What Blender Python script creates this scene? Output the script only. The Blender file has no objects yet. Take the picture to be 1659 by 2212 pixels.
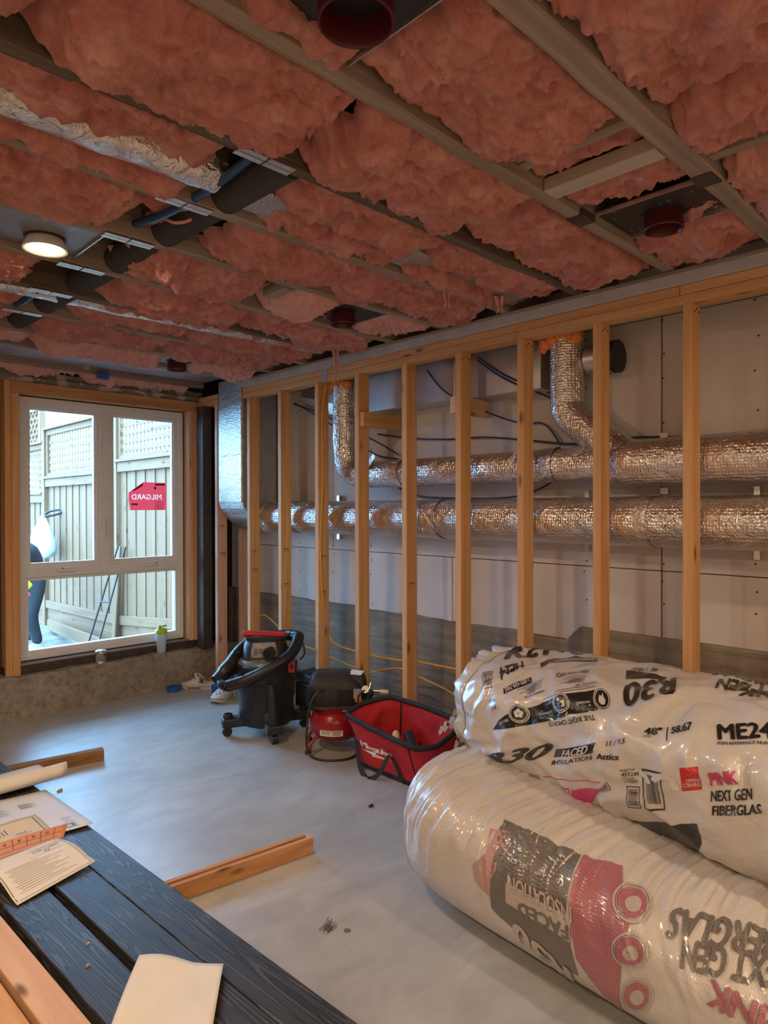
import bpy, bmesh, math, random
import numpy as np
from mathutils import Vector, Matrix
random.seed(7); R = math.radians
scn = bpy.context.scene; COL = scn.collection
PI = math.pi

# ------------------------------------------------------------------ camera
CAMZ = 1.45
F_PX, YAW, PITCH, ROLL = 1454.4, .773983, -.0063162, -.0023127
cd = bpy.data.cameras.new('camera'); cam = bpy.data.objects.new('camera', cd); COL.objects.link(cam)
cd.sensor_fit = 'HORIZONTAL'; cd.sensor_width = 36; cd.lens = F_PX / 1659 * 36; cd.clip_start = .05; cd.clip_end = 200
_f = Vector((math.sin(YAW)*math.cos(PITCH), math.cos(YAW)*math.cos(PITCH), math.sin(PITCH)))
_r = Vector((math.cos(YAW), -math.sin(YAW), 0)); _u = _r.cross(_f)
_r2 = math.cos(ROLL)*_r + math.sin(ROLL)*_u; _u2 = -math.sin(ROLL)*_r + math.cos(ROLL)*_u
m = Matrix((( _r2.x, _u2.x, -_f.x, 0), (_r2.y, _u2.y, -_f.y, 0), (_r2.z, _u2.z, -_f.z, CAMZ), (0, 0, 0, 1)))
cam.matrix_world = m; scn.camera = cam

# ------------------------------------------------------------------ world (even, pale blue daylight)
w = bpy.data.worlds.new('World'); scn.world = w; w.use_nodes = True
bg = w.node_tree.nodes['Background']; bg.inputs[0].default_value = (.27, .57, 1.0, 1); bg.inputs[1].default_value = 27.0
# ------------------------------------------------------------------ exposure
vs = scn.view_settings; vs.view_transform = 'Standard'; vs.look = 'None'; vs.gamma = 1; vs.exposure = 0.12; vs.use_curve_mapping = False
LAMP_W = 18.0; LAMP_COL = (1.0, .74, .49)

# ------------------------------------------------------------------ helpers
ORG = {}
def thing(name, label, cat, loc=(0, 0, 0), group=None, kind=None):
    o = bpy.data.objects.new(name, None); COL.objects.link(o); o.location = loc; o.empty_display_size = .05
    ORG[o] = Vector(loc)
    if label: o['label'] = label
    if cat: o['category'] = cat
    if group: o['group'] = group
    if kind: o['kind'] = kind
    return o
def tag(o, label=None, cat=None, group=None, kind=None):
    if label: o['label'] = label
    if cat: o['category'] = cat
    if group: o['group'] = group
    if kind: o['kind'] = kind
    return o
class MB:
    def __init__(s, M=None): s.v = []; s.f = []; s.M = M
    def add(s, vs, fs):
        b = len(s.v)
        s.v += [tuple(s.M @ Vector(p)) for p in vs] if s.M is not None else [tuple(p) for p in vs]
        s.f += [tuple(b+i for i in f) for f in fs]; return s
    def box(s, x0, x1, y0, y1, z0, z1):
        return s.add([(x0,y0,z0),(x1,y0,z0),(x1,y1,z0),(x0,y1,z0),(x0,y0,z1),(x1,y0,z1),(x1,y1,z1),(x0,y1,z1)],
                     [(0,3,2,1),(4,5,6,7),(0,1,5,4),(1,2,6,5),(2,3,7,6),(3,0,4,7)])
    def hexa(s, p):  # 8 points: bottom ring, top ring
        return s.add(p, [(0,3,2,1),(4,5,6,7),(0,1,5,4),(1,2,6,5),(2,3,7,6),(3,0,4,7)])
    def bar(s, p, q, w, h, up=(0,0,1)):
        p, q = Vector(p), Vector(q); d = (q-p).normalized(); a = d.cross(Vector(up))
        if a.length < 1e-4: a = d.cross(Vector((1,0,0)))
        a.normalize(); b = a.cross(d)
        a *= w/2; b *= h/2
        return s.hexa([p-a-b, q-a-b, q+a-b, p+a-b, p-a+b, q-a+b, q+a+b, p+a+b])
    def tube(s, path, r, n=12, caps=True, rf=None):
        P = [Vector(p) for p in path]; k = len(P); rr = r if isinstance(r, (list, tuple)) else [r]*k
        prev = None; V = []
        for i in range(k):
            t = (P[min(i+1,k-1)] - P[max(i-1,0)]).normalized()
            if prev is None:
                a = t.cross(Vector((0,0,1)))
                if a.length < .1: a = t.cross(Vector((0,1,0)))
            else: a = prev - t*prev.dot(t)
            a.normalize(); prev = a; b = t.cross(a)
            for j in range(n):
                an = 2*PI*j/n; q = rr[i]*(rf(i, j) if rf else 1)
                V.append(P[i] + a*math.cos(an)*q + b*math.sin(an)*q)
        Fc = [(i*n+j, i*n+(j+1)%n, (i+1)*n+(j+1)%n, (i+1)*n+j) for i in range(k-1) for j in range(n)]
        if caps: Fc += [tuple(range(n-1,-1,-1)), tuple((k-1)*n+j for j in range(n))]
        return s.add(V, Fc)
    def lathe(s, c, prof, n=24, M=None, arc=None):
        V = []; c = Vector(c)
        for (r, z) in prof:
            for j in range(n):
                a = 2*PI*j/n; p = Vector((r*math.cos(a), r*math.sin(a), z))
                V.append(c + (M @ p if M is not None else p))
        k = len(prof); Fc = [(i*n+j, i*n+(j+1)%n, (i+1)*n+(j+1)%n, (i+1)*n+j) for i in range(k-1) for j in range(n)]
        if prof[0][0] > 1e-6: Fc.append(tuple(range(n-1,-1,-1)))
        if prof[-1][0] > 1e-6: Fc.append(tuple((k-1)*n+j for j in range(n)))
        return s.add(V, Fc)
    def grid(s, pts, nu, nv, closeu=False, flip=False):  # pts[i*nv+j]
        Fc = []
        for i in range(nu if closeu else nu-1):
            for j in range(nv-1):
                a, b = i*nv+j, ((i+1)%nu)*nv+j
                Fc.append((a, a+1, b+1, b) if flip else (a, b, b+1, a+1))
        return s.add(pts, Fc)
    def prism(s, poly, fn, d):  # poly 2D ccw, fn(u,v,w)->3D , extruded w 0..d
        n = len(poly); V = [fn(u, v, 0) for u, v in poly] + [fn(u, v, d) for u, v in poly]
        return s.add(V, [tuple(range(n-1,-1,-1)), tuple(range(n, 2*n))] + [(i, (i+1)%n, n+(i+1)%n, n+i) for i in range(n)])
    def build(s, name, mat, parent=None, smooth=0, bevel=0, seg=2, subsurf=0, solid=0, origin=None):
        V = np.array(s.v, dtype=np.float64)
        if origin is None:
            lo, hi = V.min(0), V.max(0); origin = ((lo[0]+hi[0])/2, (lo[1]+hi[1])/2, lo[2])
        og = Vector(origin); me = bpy.data.meshes.new(name)
        me.from_pydata((V - np.array(og)).tolist(), [], s.f); me.update()
        o = bpy.data.objects.new(name, me); COL.objects.link(o)
        if mat: me.materials.append(MAT[mat] if isinstance(mat, str) else mat)
        if parent is not None: o.parent = parent; o.location = og - ORG[parent]
        else: o.location = og
        ORG[o] = og
        if smooth:
            me.polygons.foreach_set('use_smooth', [True]*len(me.polygons))
            if smooth < 180: me.set_sharp_from_angle(angle=R(smooth))
        if solid:
            md = o.modifiers.new('s', 'SOLIDIFY'); md.thickness = solid; md.offset = -1
        if bevel:
            md = o.modifiers.new('b', 'BEVEL'); md.width = bevel; md.segments = seg; md.limit_method = 'ANGLE'; md.angle_limit = R(40)
        if subsurf:
            md = o.modifiers.new('u', 'SUBSURF'); md.levels = subsurf; md.render_levels = subsurf
        return o
def catmull(pts, n=8):
    P = [Vector(p) for p in pts]; out = []
    for i in range(len(P)-1):
        a, b, c, d = P[max(i-1,0)], P[i], P[i+1], P[min(i+2,len(P)-1)]
        for k in range(n):
            t = k/n
            out.append(.5*((2*b) + (c-a)*t + (2*a-5*b+4*c-d)*t*t + (3*b-a-3*c+d)*t**3))
    out.append(P[-1]); return out
# vectorised value noise
def _hash(ix, iy, iz, seed):
    h = (ix*374761393 + iy*668265263 + iz*1442695041 + seed*1274126177) & 0xffffffff
    h = ((h ^ (h >> 13)) * 1274126177) & 0xffffffff
    h = ((h ^ (h >> 16)) * 2246822519) & 0xffffffff
    return ((h ^ (h >> 15)) & 0xffffff) / float(0xffffff)
def vnoise(P, seed=0):
    P = np.asarray(P, dtype=np.float64); I = np.floor(P).astype(np.int64); Fr = P - I; U = Fr*Fr*Fr*(Fr*(Fr*6-15)+10)
    out = 0
    for dx in (0, 1):
        for dy in (0, 1):
            for dz in (0, 1):
                wgt = (U[:,0] if dx else 1-U[:,0])*(U[:,1] if dy else 1-U[:,1])*(U[:,2] if dz else 1-U[:,2])
                out = out + wgt*_hash(I[:,0]+dx, I[:,1]+dy, I[:,2]+dz, seed)
    return out*2-1
def fbm(P, seed=0, oct=4, gain=.5, ridge=False):
    P = np.asarray(P, dtype=np.float64); a = 1; s = 0
    for k in range(oct):
        n = vnoise(P, seed+k*17)
        s = s + a*((1-2*np.abs(n)) if ridge else n); P = P*2.03+5.1; a *= gain
    return s

# ------------------------------------------------------------------ materials
MAT = {}
def newmat(name):
    mt = bpy.data.materials.new(name); mt.use_nodes = True; MAT[name] = mt
    nt = mt.node_tree; return mt, nt, nt.nodes['Principled BSDF'], nt.nodes, nt.links
def coords(nt, scale, rnd=True, src='Object'):
    N, L = nt.nodes, nt.links
    tc = N.new('ShaderNodeTexCoord'); mp = N.new('ShaderNodeMapping'); mp.inputs['Scale'].default_value = scale if hasattr(scale, '__len__') else (scale,)*3
    L.new(tc.outputs[src], mp.inputs['Vector'])
    if not rnd: return mp.outputs[0]
    oi = N.new('ShaderNodeObjectInfo'); mu = N.new('ShaderNodeMath'); mu.operation = 'MULTIPLY'; mu.inputs[1].default_value = 37
    L.new(oi.outputs['Random'], mu.inputs[0]); ad = N.new('ShaderNodeVectorMath'); ad.operation = 'ADD'
    L.new(mp.outputs[0], ad.inputs[0]); L.new(mu.outputs[0], ad.inputs[1]); return ad.outputs[0]
def ramp(nt, fac, stops):
    r = nt.nodes.new('ShaderNodeValToRGB'); e = r.color_ramp.elements
    while len(e) < len(stops): e.new(.5)
    for i, (p, c) in enumerate(stops): e[i].position = p; e[i].color = (*c, 1) if len(c) == 3 else c
    nt.links.new(fac, r.inputs[0]); return r.outputs[0]
def noise(nt, vec, scale=1, detail=4, rough=.55, dist=0):
    n = nt.nodes.new('ShaderNodeTexNoise'); n.inputs['Scale'].default_value = scale; n.inputs['Detail'].default_value = detail
    n.inputs['Roughness'].default_value = rough; n.inputs['Distortion'].default_value = dist; nt.links.new(vec, n.inputs['Vector']); return n.outputs['Fac']
def mixc(nt, fac, a, b, mode='MIX'):
    n = nt.nodes.new('ShaderNodeMix'); n.data_type = 'RGBA'; n.blend_type = mode
    for i, x in ((0, fac), (6, a), (7, b)):
        if hasattr(x, 'links') or hasattr(x, 'is_linked'): nt.links.new(x, n.inputs[i])
        else: n.inputs[i].default_value = (*x, 1) if (i and len(x) == 3) else x
    return n.outputs[2]
def bump(nt, b, h, strength=.3, dist=.01, prev=None):
    n = nt.nodes.new('ShaderNodeBump'); n.inputs['Strength'].default_value = strength; n.inputs['Distance'].default_value = dist
    nt.links.new(h, n.inputs['Height'])
    if prev: nt.links.new(prev, n.inputs['Normal'])
    nt.links.new(n.outputs[0], b.inputs['Normal']); return n.outputs[0]
def plain(name, c, rough=.5, metal=0, var=.12, scale=20, bmp=0, bscale=60, spec=.5, coat=0):
    mt, nt, b, N, L = newmat(name)
    v = coords(nt, 1); f = noise(nt, v, scale, 5)
    lo = tuple(x*(1-var) for x in c); hi = tuple(min(1, x*(1+var)) for x in c)
    L.new(ramp(nt, f, [(.3, lo), (.7, hi)]), b.inputs['Base Color'])
    b.inputs['Roughness'].default_value = rough; b.inputs['Metallic'].default_value = metal; b.inputs['Specular IOR Level'].default_value = spec
    if coat: b.inputs['Coat Weight'].default_value = coat; b.inputs['Coat Roughness'].default_value = .15
    if bmp: bump(nt, b, noise(nt, v, bscale, 4), bmp, .004)
    return mt
def wood(name, c1, c2, c3, axis, rough=.65, gs=26, knots=True, bmp=.25):
    mt, nt, b, N, L = newmat(name)
    sc = [gs, gs, gs]; sc['xyz'.index(axis)] = 1.1
    v = coords(nt, sc); f = noise(nt, v, 1, 6, .6, .6)
    sc2 = [7, 7, 7]; sc2['xyz'.index(axis)] = .6
    f2 = noise(nt, coords(nt, sc2), 1, 3)
    col = ramp(nt, f, [(.25, c1), (.52, c2), (.75, c3)])
    col = mixc(nt, ramp(nt, f2, [(.35, (0,0,0)), (.75, (.55,.55,.55))]), col, c1)
    if knots:
        sk = [9, 9, 9]; sk['xyz'.index(axis)] = 3.2
        vo = N.new('ShaderNodeTexVoronoi'); vo.inputs['Scale'].default_value = 1; L.new(coords(nt, sk), vo.inputs['Vector'])
        k = ramp(nt, vo.outputs['Distance'], [(.05, (1,1,1)), (.16, (0,0,0))])
        col = mixc(nt, k, col, tuple(x*.35 for x in c1))
    L.new(col, b.inputs['Base Color']); b.inputs['Roughness'].default_value = rough; b.inputs['Specular IOR Level'].default_value = .3
    if bmp: bump(nt, b, f, bmp, .003)
for ax in 'xyz':
    wood('fir_'+ax, (.50,.235,.085), (.66,.36,.15), (.76,.47,.24), ax)
    wood('pale_fir_'+ax, (.60,.34,.18), (.72,.46,.28), (.80,.57,.38), ax)
    wood('old_wood_'+ax, (.075,.055,.04), (.15,.115,.085), (.22,.175,.135), ax, .85, 40, False, .5)
    wood('grey_wood_'+ax, (.21,.16,.125), (.33,.265,.215), (.44,.37,.315), ax, .85, 34, False, .4)
    wood('fence_'+ax, (.13,.060,.027), (.178,.09,.041), (.222,.121,.058), ax, .8, 30, True, .3)
wood('bleached_y', (.38,.32,.26), (.48,.41,.34), (.56,.49,.42), 'y')
wood('pink_fir_z', (.52,.28,.18), (.66,.40,.28), (.75,.50,.37), 'z')
wood('red_fir_x', (.40,.17,.06), (.56,.27,.11), (.64,.36,.17), 'x')
wood('dark_chip_x', (.16,.075,.03), (.33,.17,.07), (.45,.26,.12), 'x', .8, 40, False, .8)
def m_concrete(name, c1, c2, c3, rough=.5, spec=.5, sc=1, stain=.35, formlines=False, bs=.12):
    mt, nt, b, N, L = newmat(name); v = coords(nt, sc, False)
    f = noise(nt, v, 1.6, 8, .62, .4); g = noise(nt, v, 9, 6, .6); h = noise(nt, v, 60, 3)
    col = ramp(nt, f, [(.25, c1), (.5, c2), (.75, c3)])
    col = mixc(nt, ramp(nt, g, [(.42, (0,0,0)), (.72, (stain,)*3)]), col, tuple(x*.55 for x in c1))
    sp = N.new('ShaderNodeTexVoronoi'); sp.inputs['Scale'].default_value = 14; L.new(v, sp.inputs['Vector'])
    pk = ramp(nt, sp.outputs['Distance'], [(.02, (.6,.6,.6)), (.06, (0,0,0))])
    L.new(col, b.inputs['Base Color'])
    L.new(ramp(nt, g, [(.3, (rough*.75,)*3), (.7, (min(1, rough*1.3),)*3)]), b.inputs['Roughness']); b.inputs['Specular IOR Level'].default_value = spec
    hh = h
    nb = bump(nt, b, g, bs, .02); bump(nt, b, h, bs, .003, nb)
def m_slab():
    mt, nt, b, N, L = newmat('slab'); v = coords(nt, 1, False); f = noise(nt, v, 1.4, 5, .6, .6); g = noise(nt, coords(nt, (3.2, 7, 1), False), 1, 4, .6, 1.0); h = noise(nt, v, 45, 3)
    col = ramp(nt, f, [(.28, (.32,.31,.29)), (.5, (.43,.42,.395)), (.74, (.52,.51,.48))]); col = mixc(nt, ramp(nt, g, [(.38, (0,0,0)), (.75, (.7,.7,.7))]), col, (.28,.27,.25))
    L.new(col, b.inputs['Base Color']); b.inputs['Roughness'].default_value = .36; b.inputs['Specular IOR Level'].default_value = .7
    nb = bump(nt, b, g, .08, .01); bump(nt, b, h, .08, .002, nb)
m_slab()
def m_formed():
    mt, nt, b, N, L = newmat('formed_concrete')
    v = coords(nt, (1, 1.2, 14), False); f = noise(nt, v, 1.3, 6, .65, .5); v2 = coords(nt, 1, False); g = noise(nt, v2, 3.5, 7, .65)
    col = ramp(nt, f, [(.3, (.17,.135,.105)), (.55, (.28,.235,.185)), (.75, (.38,.33,.27))])
    col = mixc(nt, ramp(nt, g, [(.45, (0,0,0)), (.68, (.75,)*3)]), col, (.14,.12,.10))
    L.new(col, b.inputs['Base Color']); b.inputs['Roughness'].default_value = .85; bump(nt, b, f, .5, .01)
m_formed()
m_concrete('curb', (.24,.20,.16), (.34,.295,.245), (.42,.375,.32), .8, .3, 2.2, .75, bs=.5)
plain('drywall', (.64,.575,.545), .8, 0, .05, 6, .06, 90)
plain('drywall_edge', (.45,.38,.34), .9)
plain('black_dot', (.02,.02,.02), .6)
plain('white_paint', (.74,.72,.70), .55, 0, .04)
plain('house_wall', (.55,.50,.46), .85)
plain('dark_void', (.035,.027,.022), .9)
plain('dark_post', (.055,.04,.034), .6, 0, .3, 12)
plain('grey_strip', (.47,.44,.43), .75, 0, .12, 9)
def m_oldpaint():
    mt, nt, b, N, L = newmat('flaking_paint'); v = coords(nt, (1, 1, 2.2), False)
    f = noise(nt, v, 7, 7, .6, .2); g = noise(nt, coords(nt, (6, 30, 30)), 1, 5)
    c = mixc(nt, ramp(nt, f, [(.50, (0,0,0)), (.53, (1,1,1))]), ramp(nt, g, [(.3, (.17,.145,.12)), (.7, (.28,.25,.21))]), (.52,.48,.42))
    L.new(c, b.inputs['Base Color']); b.inputs['Roughness'].default_value = .8; bump(nt, b, f, .4, .004)
m_oldpaint()
def m_foil(name, c, rough=.28, quilt=True, wr=.5, metal=.92, wscale=9):
    mt, nt, b, N, L = newmat(name); v = coords(nt, 1)
    w1 = noise(nt, v, wscale, 5, .6, 1.2); w2 = noise(nt, v, 38, 4, .6)
    L.new(ramp(nt, w1, [(.3, tuple(x*.82 for x in c)), (.7, c)]), b.inputs['Base Color'])
    b.inputs['Metallic'].default_value = metal; b.inputs['Roughness'].default_value = rough
    nb = bump(nt, b, w1, wr, .02); nb = bump(nt, b, w2, wr*.8, .006, nb)
    if quilt:
        vo = N.new('ShaderNodeTexVoronoi'); vo.feature = 'F1'; vo.inputs['Scale'].default_value = 76; vo.inputs['Randomness'].default_value = .4
        L.new(v, vo.inputs['Vector']); bump(nt, b, vo.outputs['Distance'], .65, .006, nb)
m_foil('foil', (.86,.81,.79), .2, True, .8)
m_foil('crinkled_foil', (.88,.83,.80), .2, False, 1.0, .95, 14)
m_foil('scrim_foil', (.60,.60,.62), .42, True, .5)
plain('galvanised', (.62,.60,.60), .38, .85, .1, 5)
plain('bright_metal', (.78,.77,.75), .3, .95, .08)
plain('nail_plate', (.66,.64,.60), .42, .85, .12)
plain('black_metal', (.025,.025,.027), .4, .3)
plain('chrome', (.8,.8,.8), .15, 1, .03)
def m_batt(name, c1, c2, c3):
    mt, nt, b, N, L = newmat(name); v = coords(nt, 1)
    f = noise(nt, v, 9, 8, .65, .8); g = noise(nt, v, 70, 5, .7, .4); h = noise(nt, coords(nt, (40, 160, 160)), 1, 4, .6, 2.5)
    col = ramp(nt, f, [(.28, c1), (.5, c2), (.72, c3)])
    col = mixc(nt, ramp(nt, h, [(.4, (0,0,0)), (.75, (.28,)*3)]), col, tuple(min(1, x*1.18) for x in c3))
    L.new(col, b.inputs['Base Color']); b.inputs['Roughness'].default_value = 1; b.inputs['Specular IOR Level'].default_value = .05
    b.inputs['Sheen Weight'].default_value = .25; b.inputs['Sheen Roughness'].default_value = .6; b.inputs['Sheen Tint'].default_value = (1,.75,.68,1)
    nb = bump(nt, b, f, .5, .03); nb = bump(nt, b, g, .6, .008, nb); bump(nt, b, h, .35, .004, nb)
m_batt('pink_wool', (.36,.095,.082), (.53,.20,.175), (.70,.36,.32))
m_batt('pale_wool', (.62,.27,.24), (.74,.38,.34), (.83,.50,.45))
plain('orange_foam', (.85,.28,.08), .75, 0, .15, 25, .5, 40)
plain('blue_plastic', (.02,.10,.42), .45)
plain('blue_pipe', (.02,.07,.20), .4)
plain('blue_wire', (.025,.04,.11), .5)
plain('yellow_cable', (.72,.42,.06), .55)
plain('foam_rubber', (.045,.042,.04), .95, 0, .2, 60, .3, 120)
plain('red_cover', (.075,.006,.008), .4, 0, .1)
plain('pan_metal', (.05,.05,.052), .5, .5, .2)
plain('pan_grey', (.30,.30,.31), .5, .6, .15)
def m_glass(name, tint=(1,1,1), gl=.09):
    mt, nt, b, N, L = newmat(name); N.remove(b); out = N['Material Output']
    t = N.new('ShaderNodeBsdfTransparent'); t.inputs[0].default_value = (*tint, 1); g = N.new('ShaderNodeBsdfGlossy'); g.inputs['Roughness'].default_value = .02
    fr = N.new('ShaderNodeFresnel'); fr.inputs[0].default_value = 1.45; mx = N.new('ShaderNodeMixShader')
    L.new(fr.outputs[0], mx.inputs[0]); L.new(t.outputs[0], mx.inputs[1]); L.new(g.outputs[0], mx.inputs[2]); L.new(mx.outputs[0], out.inputs[0])
m_glass('window_glass', (.93,.97,.96))
def m_emit(name, c, s):
    mt, nt, b, N, L = newmat(name); b.inputs['Emission Color'].default_value = (*c, 1); b.inputs['Emission Strength'].default_value = s; b.inputs['Base Color'].default_value = (*c, 1)
m_emit('lamp_lens', (1.0,.70,.34), 30)
# ---- 2D text -> triangles
def text2d(body, size=1.0, bold=0.0, align='LEFT', maxlen=None, space=1.0):
    c = bpy.data.curves.new('t', 'FONT'); c.body = body; c.size = size; c.resolution_u = 3; c.align_x = align; c.space_character = space
    o = bpy.data.objects.new('t', c); COL.objects.link(o)
    dg = bpy.context.evaluated_depsgraph_get(); me = bpy.data.meshes.new_from_object(o.evaluated_get(dg))
    bm = bmesh.new(); bm.from_mesh(me); bmesh.ops.triangulate(bm, faces=bm.faces[:])
    if maxlen:
        for _ in range(4):
            es = [e for e in bm.edges if e.calc_length() > maxlen]
            if not es: break
            bmesh.ops.subdivide_edges(bm, edges=es, cuts=1); bmesh.ops.triangulate(bm, faces=[f for f in bm.faces if len(f.verts) > 3])
    bm.verts.index_update()
    V = [(v.co.x, v.co.y) for v in bm.verts]; Fc = [tuple(v.index for v in f.verts) for f in bm.faces]
    if bold:
        sh = [(0, 0), (-bold, 0), (bold, 0), (0, bold*.6), (0, -bold*.6)]; n0 = len(V); V0, F0 = V, Fc
        V = [(x+a, y+b) for a, b in sh for x, y in V0]; Fc = [tuple(i+k*n0 for i in f) for k in range(len(sh)) for f in F0]
    bm.free(); bpy.data.meshes.remove(me); bpy.data.objects.remove(o); bpy.data.curves.remove(c)
    return V, Fc
def rect2d(x0, y0, x1, y1, n=1, mm=1):
    V = [(x0+(x1-x0)*i/n, y0+(y1-y0)*j/mm) for i in range(n+1) for j in range(mm+1)]
    return V, [(i*(mm+1)+j, (i+1)*(mm+1)+j, (i+1)*(mm+1)+j+1, i*(mm+1)+j+1) for i in range(n) for j in range(mm)]
def merge2d(parts):
    V, Fc = [], []
    for a, b in parts:
        k = len(V); V += a; Fc += [tuple(i+k for i in f) for f in b]
    return V, Fc
def ring2d(cx, cy, r0, r1, n=24, sx=1):
    V = []; 
    for i in range(n):
        a = 2*PI*i/n; V += [(cx+sx*r0*math.cos(a), cy+r0*math.sin(a)), (cx+sx*r1*math.cos(a), cy+r1*math.sin(a))]
    return V, [(2*i, 2*i+1, (2*i+3)%(2*n), (2*i+2)%(2*n)) for i in range(n)]
def disc2d(cx, cy, r, n=20, sx=1, ph=0, sy=1):
    return [(cx, cy)] + [(cx+sx*r*math.cos(2*PI*i/n+ph), cy+sy*r*math.sin(2*PI*i/n+ph)) for i in range(n)], [(0, 1+i, 1+(i+1)%n) for i in range(n)]
def place2d(shape, fn, name, mat, parent):
    V, Fc = shape; return MB().add([fn(*p) for p in V], Fc).build(name, mat, parent)
# ================================================================== SETTING
XS = 2.83; XW = 3.20; ZJ = 2.43; YW = 5.20
def B(name, mat, x0, x1, y0, y1, z0, z1, parent=None, bevel=.0, **k):
    return MB().box(x0, x1, y0, y1, z0, z1).build(name, mat, parent, bevel=bevel, **k)
fl = B('floor', 'slab', -1.8, 3.35, -2.2, 5.35, -.12, 0); tag(fl, 'grey concrete slab floor of the unfinished basement room', kind='structure')
wl = B('wall_left', 'house_wall', -1.92, -1.8, -2.2, 5.35, 0, 2.66); tag(wl, kind='structure')
wb = B('wall_back', 'house_wall', -1.92, 3.45, -2.32, -2.2, 0, 2.66); tag(wb, kind='structure')
# right outer wall: drywall sheets above a board-formed stem wall
wr = thing('wall_right', 'drywall sheets over a board-formed concrete stem wall behind the studs', None, (XW, 1.5, 0), kind='structure')
B('backing', 'dark_void', XW+.016, 3.42, -2.2, 5.35, -.12, 2.66, wr)
for (y0, y1, z0, z1) in [(-2.2,1.373,.75,1.142),(1.377,2.671,.75,1.142),(2.675,5.2,.735,1.142),(-2.2,1.373,1.146,2.36),(1.377,3.808,1.146,2.36),(3.812,5.2,1.146,2.36),(-2.2,2.6,2.364,2.6),(2.604,5.2,2.364,2.6)]:
    B('drywall_sheet', 'drywall', XW, XW+.013, y0+.001, y1-.001, z0, z1, wr, bevel=.002)
sb = MB()
for k in range(-2, 12):
    y = .96 + .4064*k*1.0
    for i, z in enumerate([.80, .97, 1.10, 1.19, 1.45, 1.62, 1.85, 2.05, 2.2, 2.33]):
        sb.lathe((XW-.0005, y + .008*math.sin(k*7+i*3), z + .02*math.sin(k*5.1+i*2.3)), [(0,0),(.0045,0),(.0045,.0015),(0,.0015)], 8, Matrix.Rotation(-PI/2, 3, 'Y'))
o = sb.build('screw_heads', 'black_dot', wr); o['kind'] = 'stuff'
mb = MB(); n = 90   # stem wall with slightly uneven top
pts = []
for i in range(n):
    y = -2.2 + 7.4*i/(n-1); zt = .752 + .006*math.sin(y*9) + .004*math.sin(y*23+1)
    if y < 1.80: zt = .828
    pts += [(3.165, y, 0), (3.165, y, zt-.008), (3.172, y, zt), (XW+.1, y, zt)]
mb.grid(pts, n, 4); mb.build('stem_wall', 'formed_concrete', wr, smooth=30)
for z in (.19, .38, .565): B('form_line', 'formed_concrete', 3.160, 3.167, -2.2, 5.2, z, z+.007, wr)

# partition of new studs
pt = thing('wall_partition', 'new stud partition of tan lumber with double top plate', None, (XS+.045, 1.5, 0), kind='structure')
for i, yf in enumerate([4.382,3.980,3.561,3.156,2.747,2.341,1.943,1.533,1.128,.72,.31,-.10,-.5,-.9,-1.3,-1.7]):
    dx = .002*math.sin(i*3.7)
    B('stud', 'fir_z', XS+dx, XS+.089+dx, yf-.038, yf, .038, 2.289, pt, bevel=.003)
o = B('stud', 'pink_fir_z', XS, XS+.089, 4.815, 4.853, .038, 2.289, pt, bevel=.003); o['label'] = 'pinkish stud beside the dark corner post'
B('stud', 'pink_fir_z', XS+.21, XS+.30, 4.80, 4.838, .29, 2.3, pt, bevel=.003)
for (y0, y1, z0, z1) in [(-2.2,1.945,2.289,2.327),(1.947,4.44,2.289,2.327),(-2.2,1.14,2.328,2.367),(1.142,2.76,2.328,2.367),(2.762,4.44,2.328,2.367),(4.80,5.12,2.289,2.327),(4.80,5.12,2.328,2.367)]:
    B('top_plate', 'fir_y', XS, XS+.089, y0, y1, z0, z1, pt, bevel=.003)
B('bottom_plate', 'fir_y', XS, XS+.089, -2.2, 5.04, 0, .038, pt, bevel=.003)
B('ceiling_strip', 'grey_strip', XS-.015, XS+.10, -2.2, 4.44, 2.368, 2.416, pt, bevel=.002)
B('ceiling_strip', 'grey_wood_y', XS-.022, XS+.12, -2.2, 4.44, 2.4165, 2.429, pt, bevel=.002)
B('strap_plate', 'galvanised', XS-.003, XS, 3.43, 3.475, 2.285, 2.372, pt)
B('blocking', 'fir_x', XS+.004, 3.165, 3.077, 3.1175, 1.957, 2.048, pt, bevel=.003)
B('blocking', 'pale_fir_x', XS+.004, 3.165, 2.3425, 2.381, 1.965, 2.055, pt, bevel=.003)
nb = MB()   # nail heads near stud tops
for yf in [3.561,2.747,2.341,1.943,1.533,1.128]:
    for dx, dz in ((.045,.02),(.065,.03),(.025,.035)):
        nb.lathe((XS+dx, yf-.0385, 2.289-dz), [(0,0),(.004,0),(.004,.002),(0,.002)], 8, Matrix.Rotation(PI/2, 3, 'X'))
o = nb.build('nail_heads', 'black_dot', pt); o['kind'] = 'stuff'

# far wall: curb, framing round the window
wf = thing('wall_far', 'window wall with concrete curb, rough framing and old painted beam', None, (2.0, YW+.1, 0), kind='structure')
n = 120; pts = []
for i in range(n):
    x = -1.8 + 5.0*i/(n-1); zt = .292 + .004*math.sin(x*11) + .003*math.sin(x*29)
    pts += [(x, 5.05, 0), (x, 5.05+.004*math.sin(x*17), zt-.014), (x, 5.062, zt), (x, 5.34, zt)]
MB().grid(pts, n, 4, flip=True).build('concrete_curb', 'curb', wf, smooth=30)
B('sheathing', 'dark_post', -1.8, 1.372, YW+.02, 5.35, .285, 2.60, wf)
B('light_block', 'dark_void', 1.372, 1.484, 5.292, 5.35, .285, 2.26, wf); B('light_block', 'dark_void', 1.484, 2.73, 5.292, 5.35, .285, .378, wf); B('light_block', 'dark_void', 1.484, 2.73, 5.292, 5.35, 2.238, 2.26, wf); B('light_block', 'dark_void', 2.724, 2.74, 5.292, 5.35, .378, 2.238, wf)  # dark strips added to stop daylight leaking in round the window frame
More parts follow.
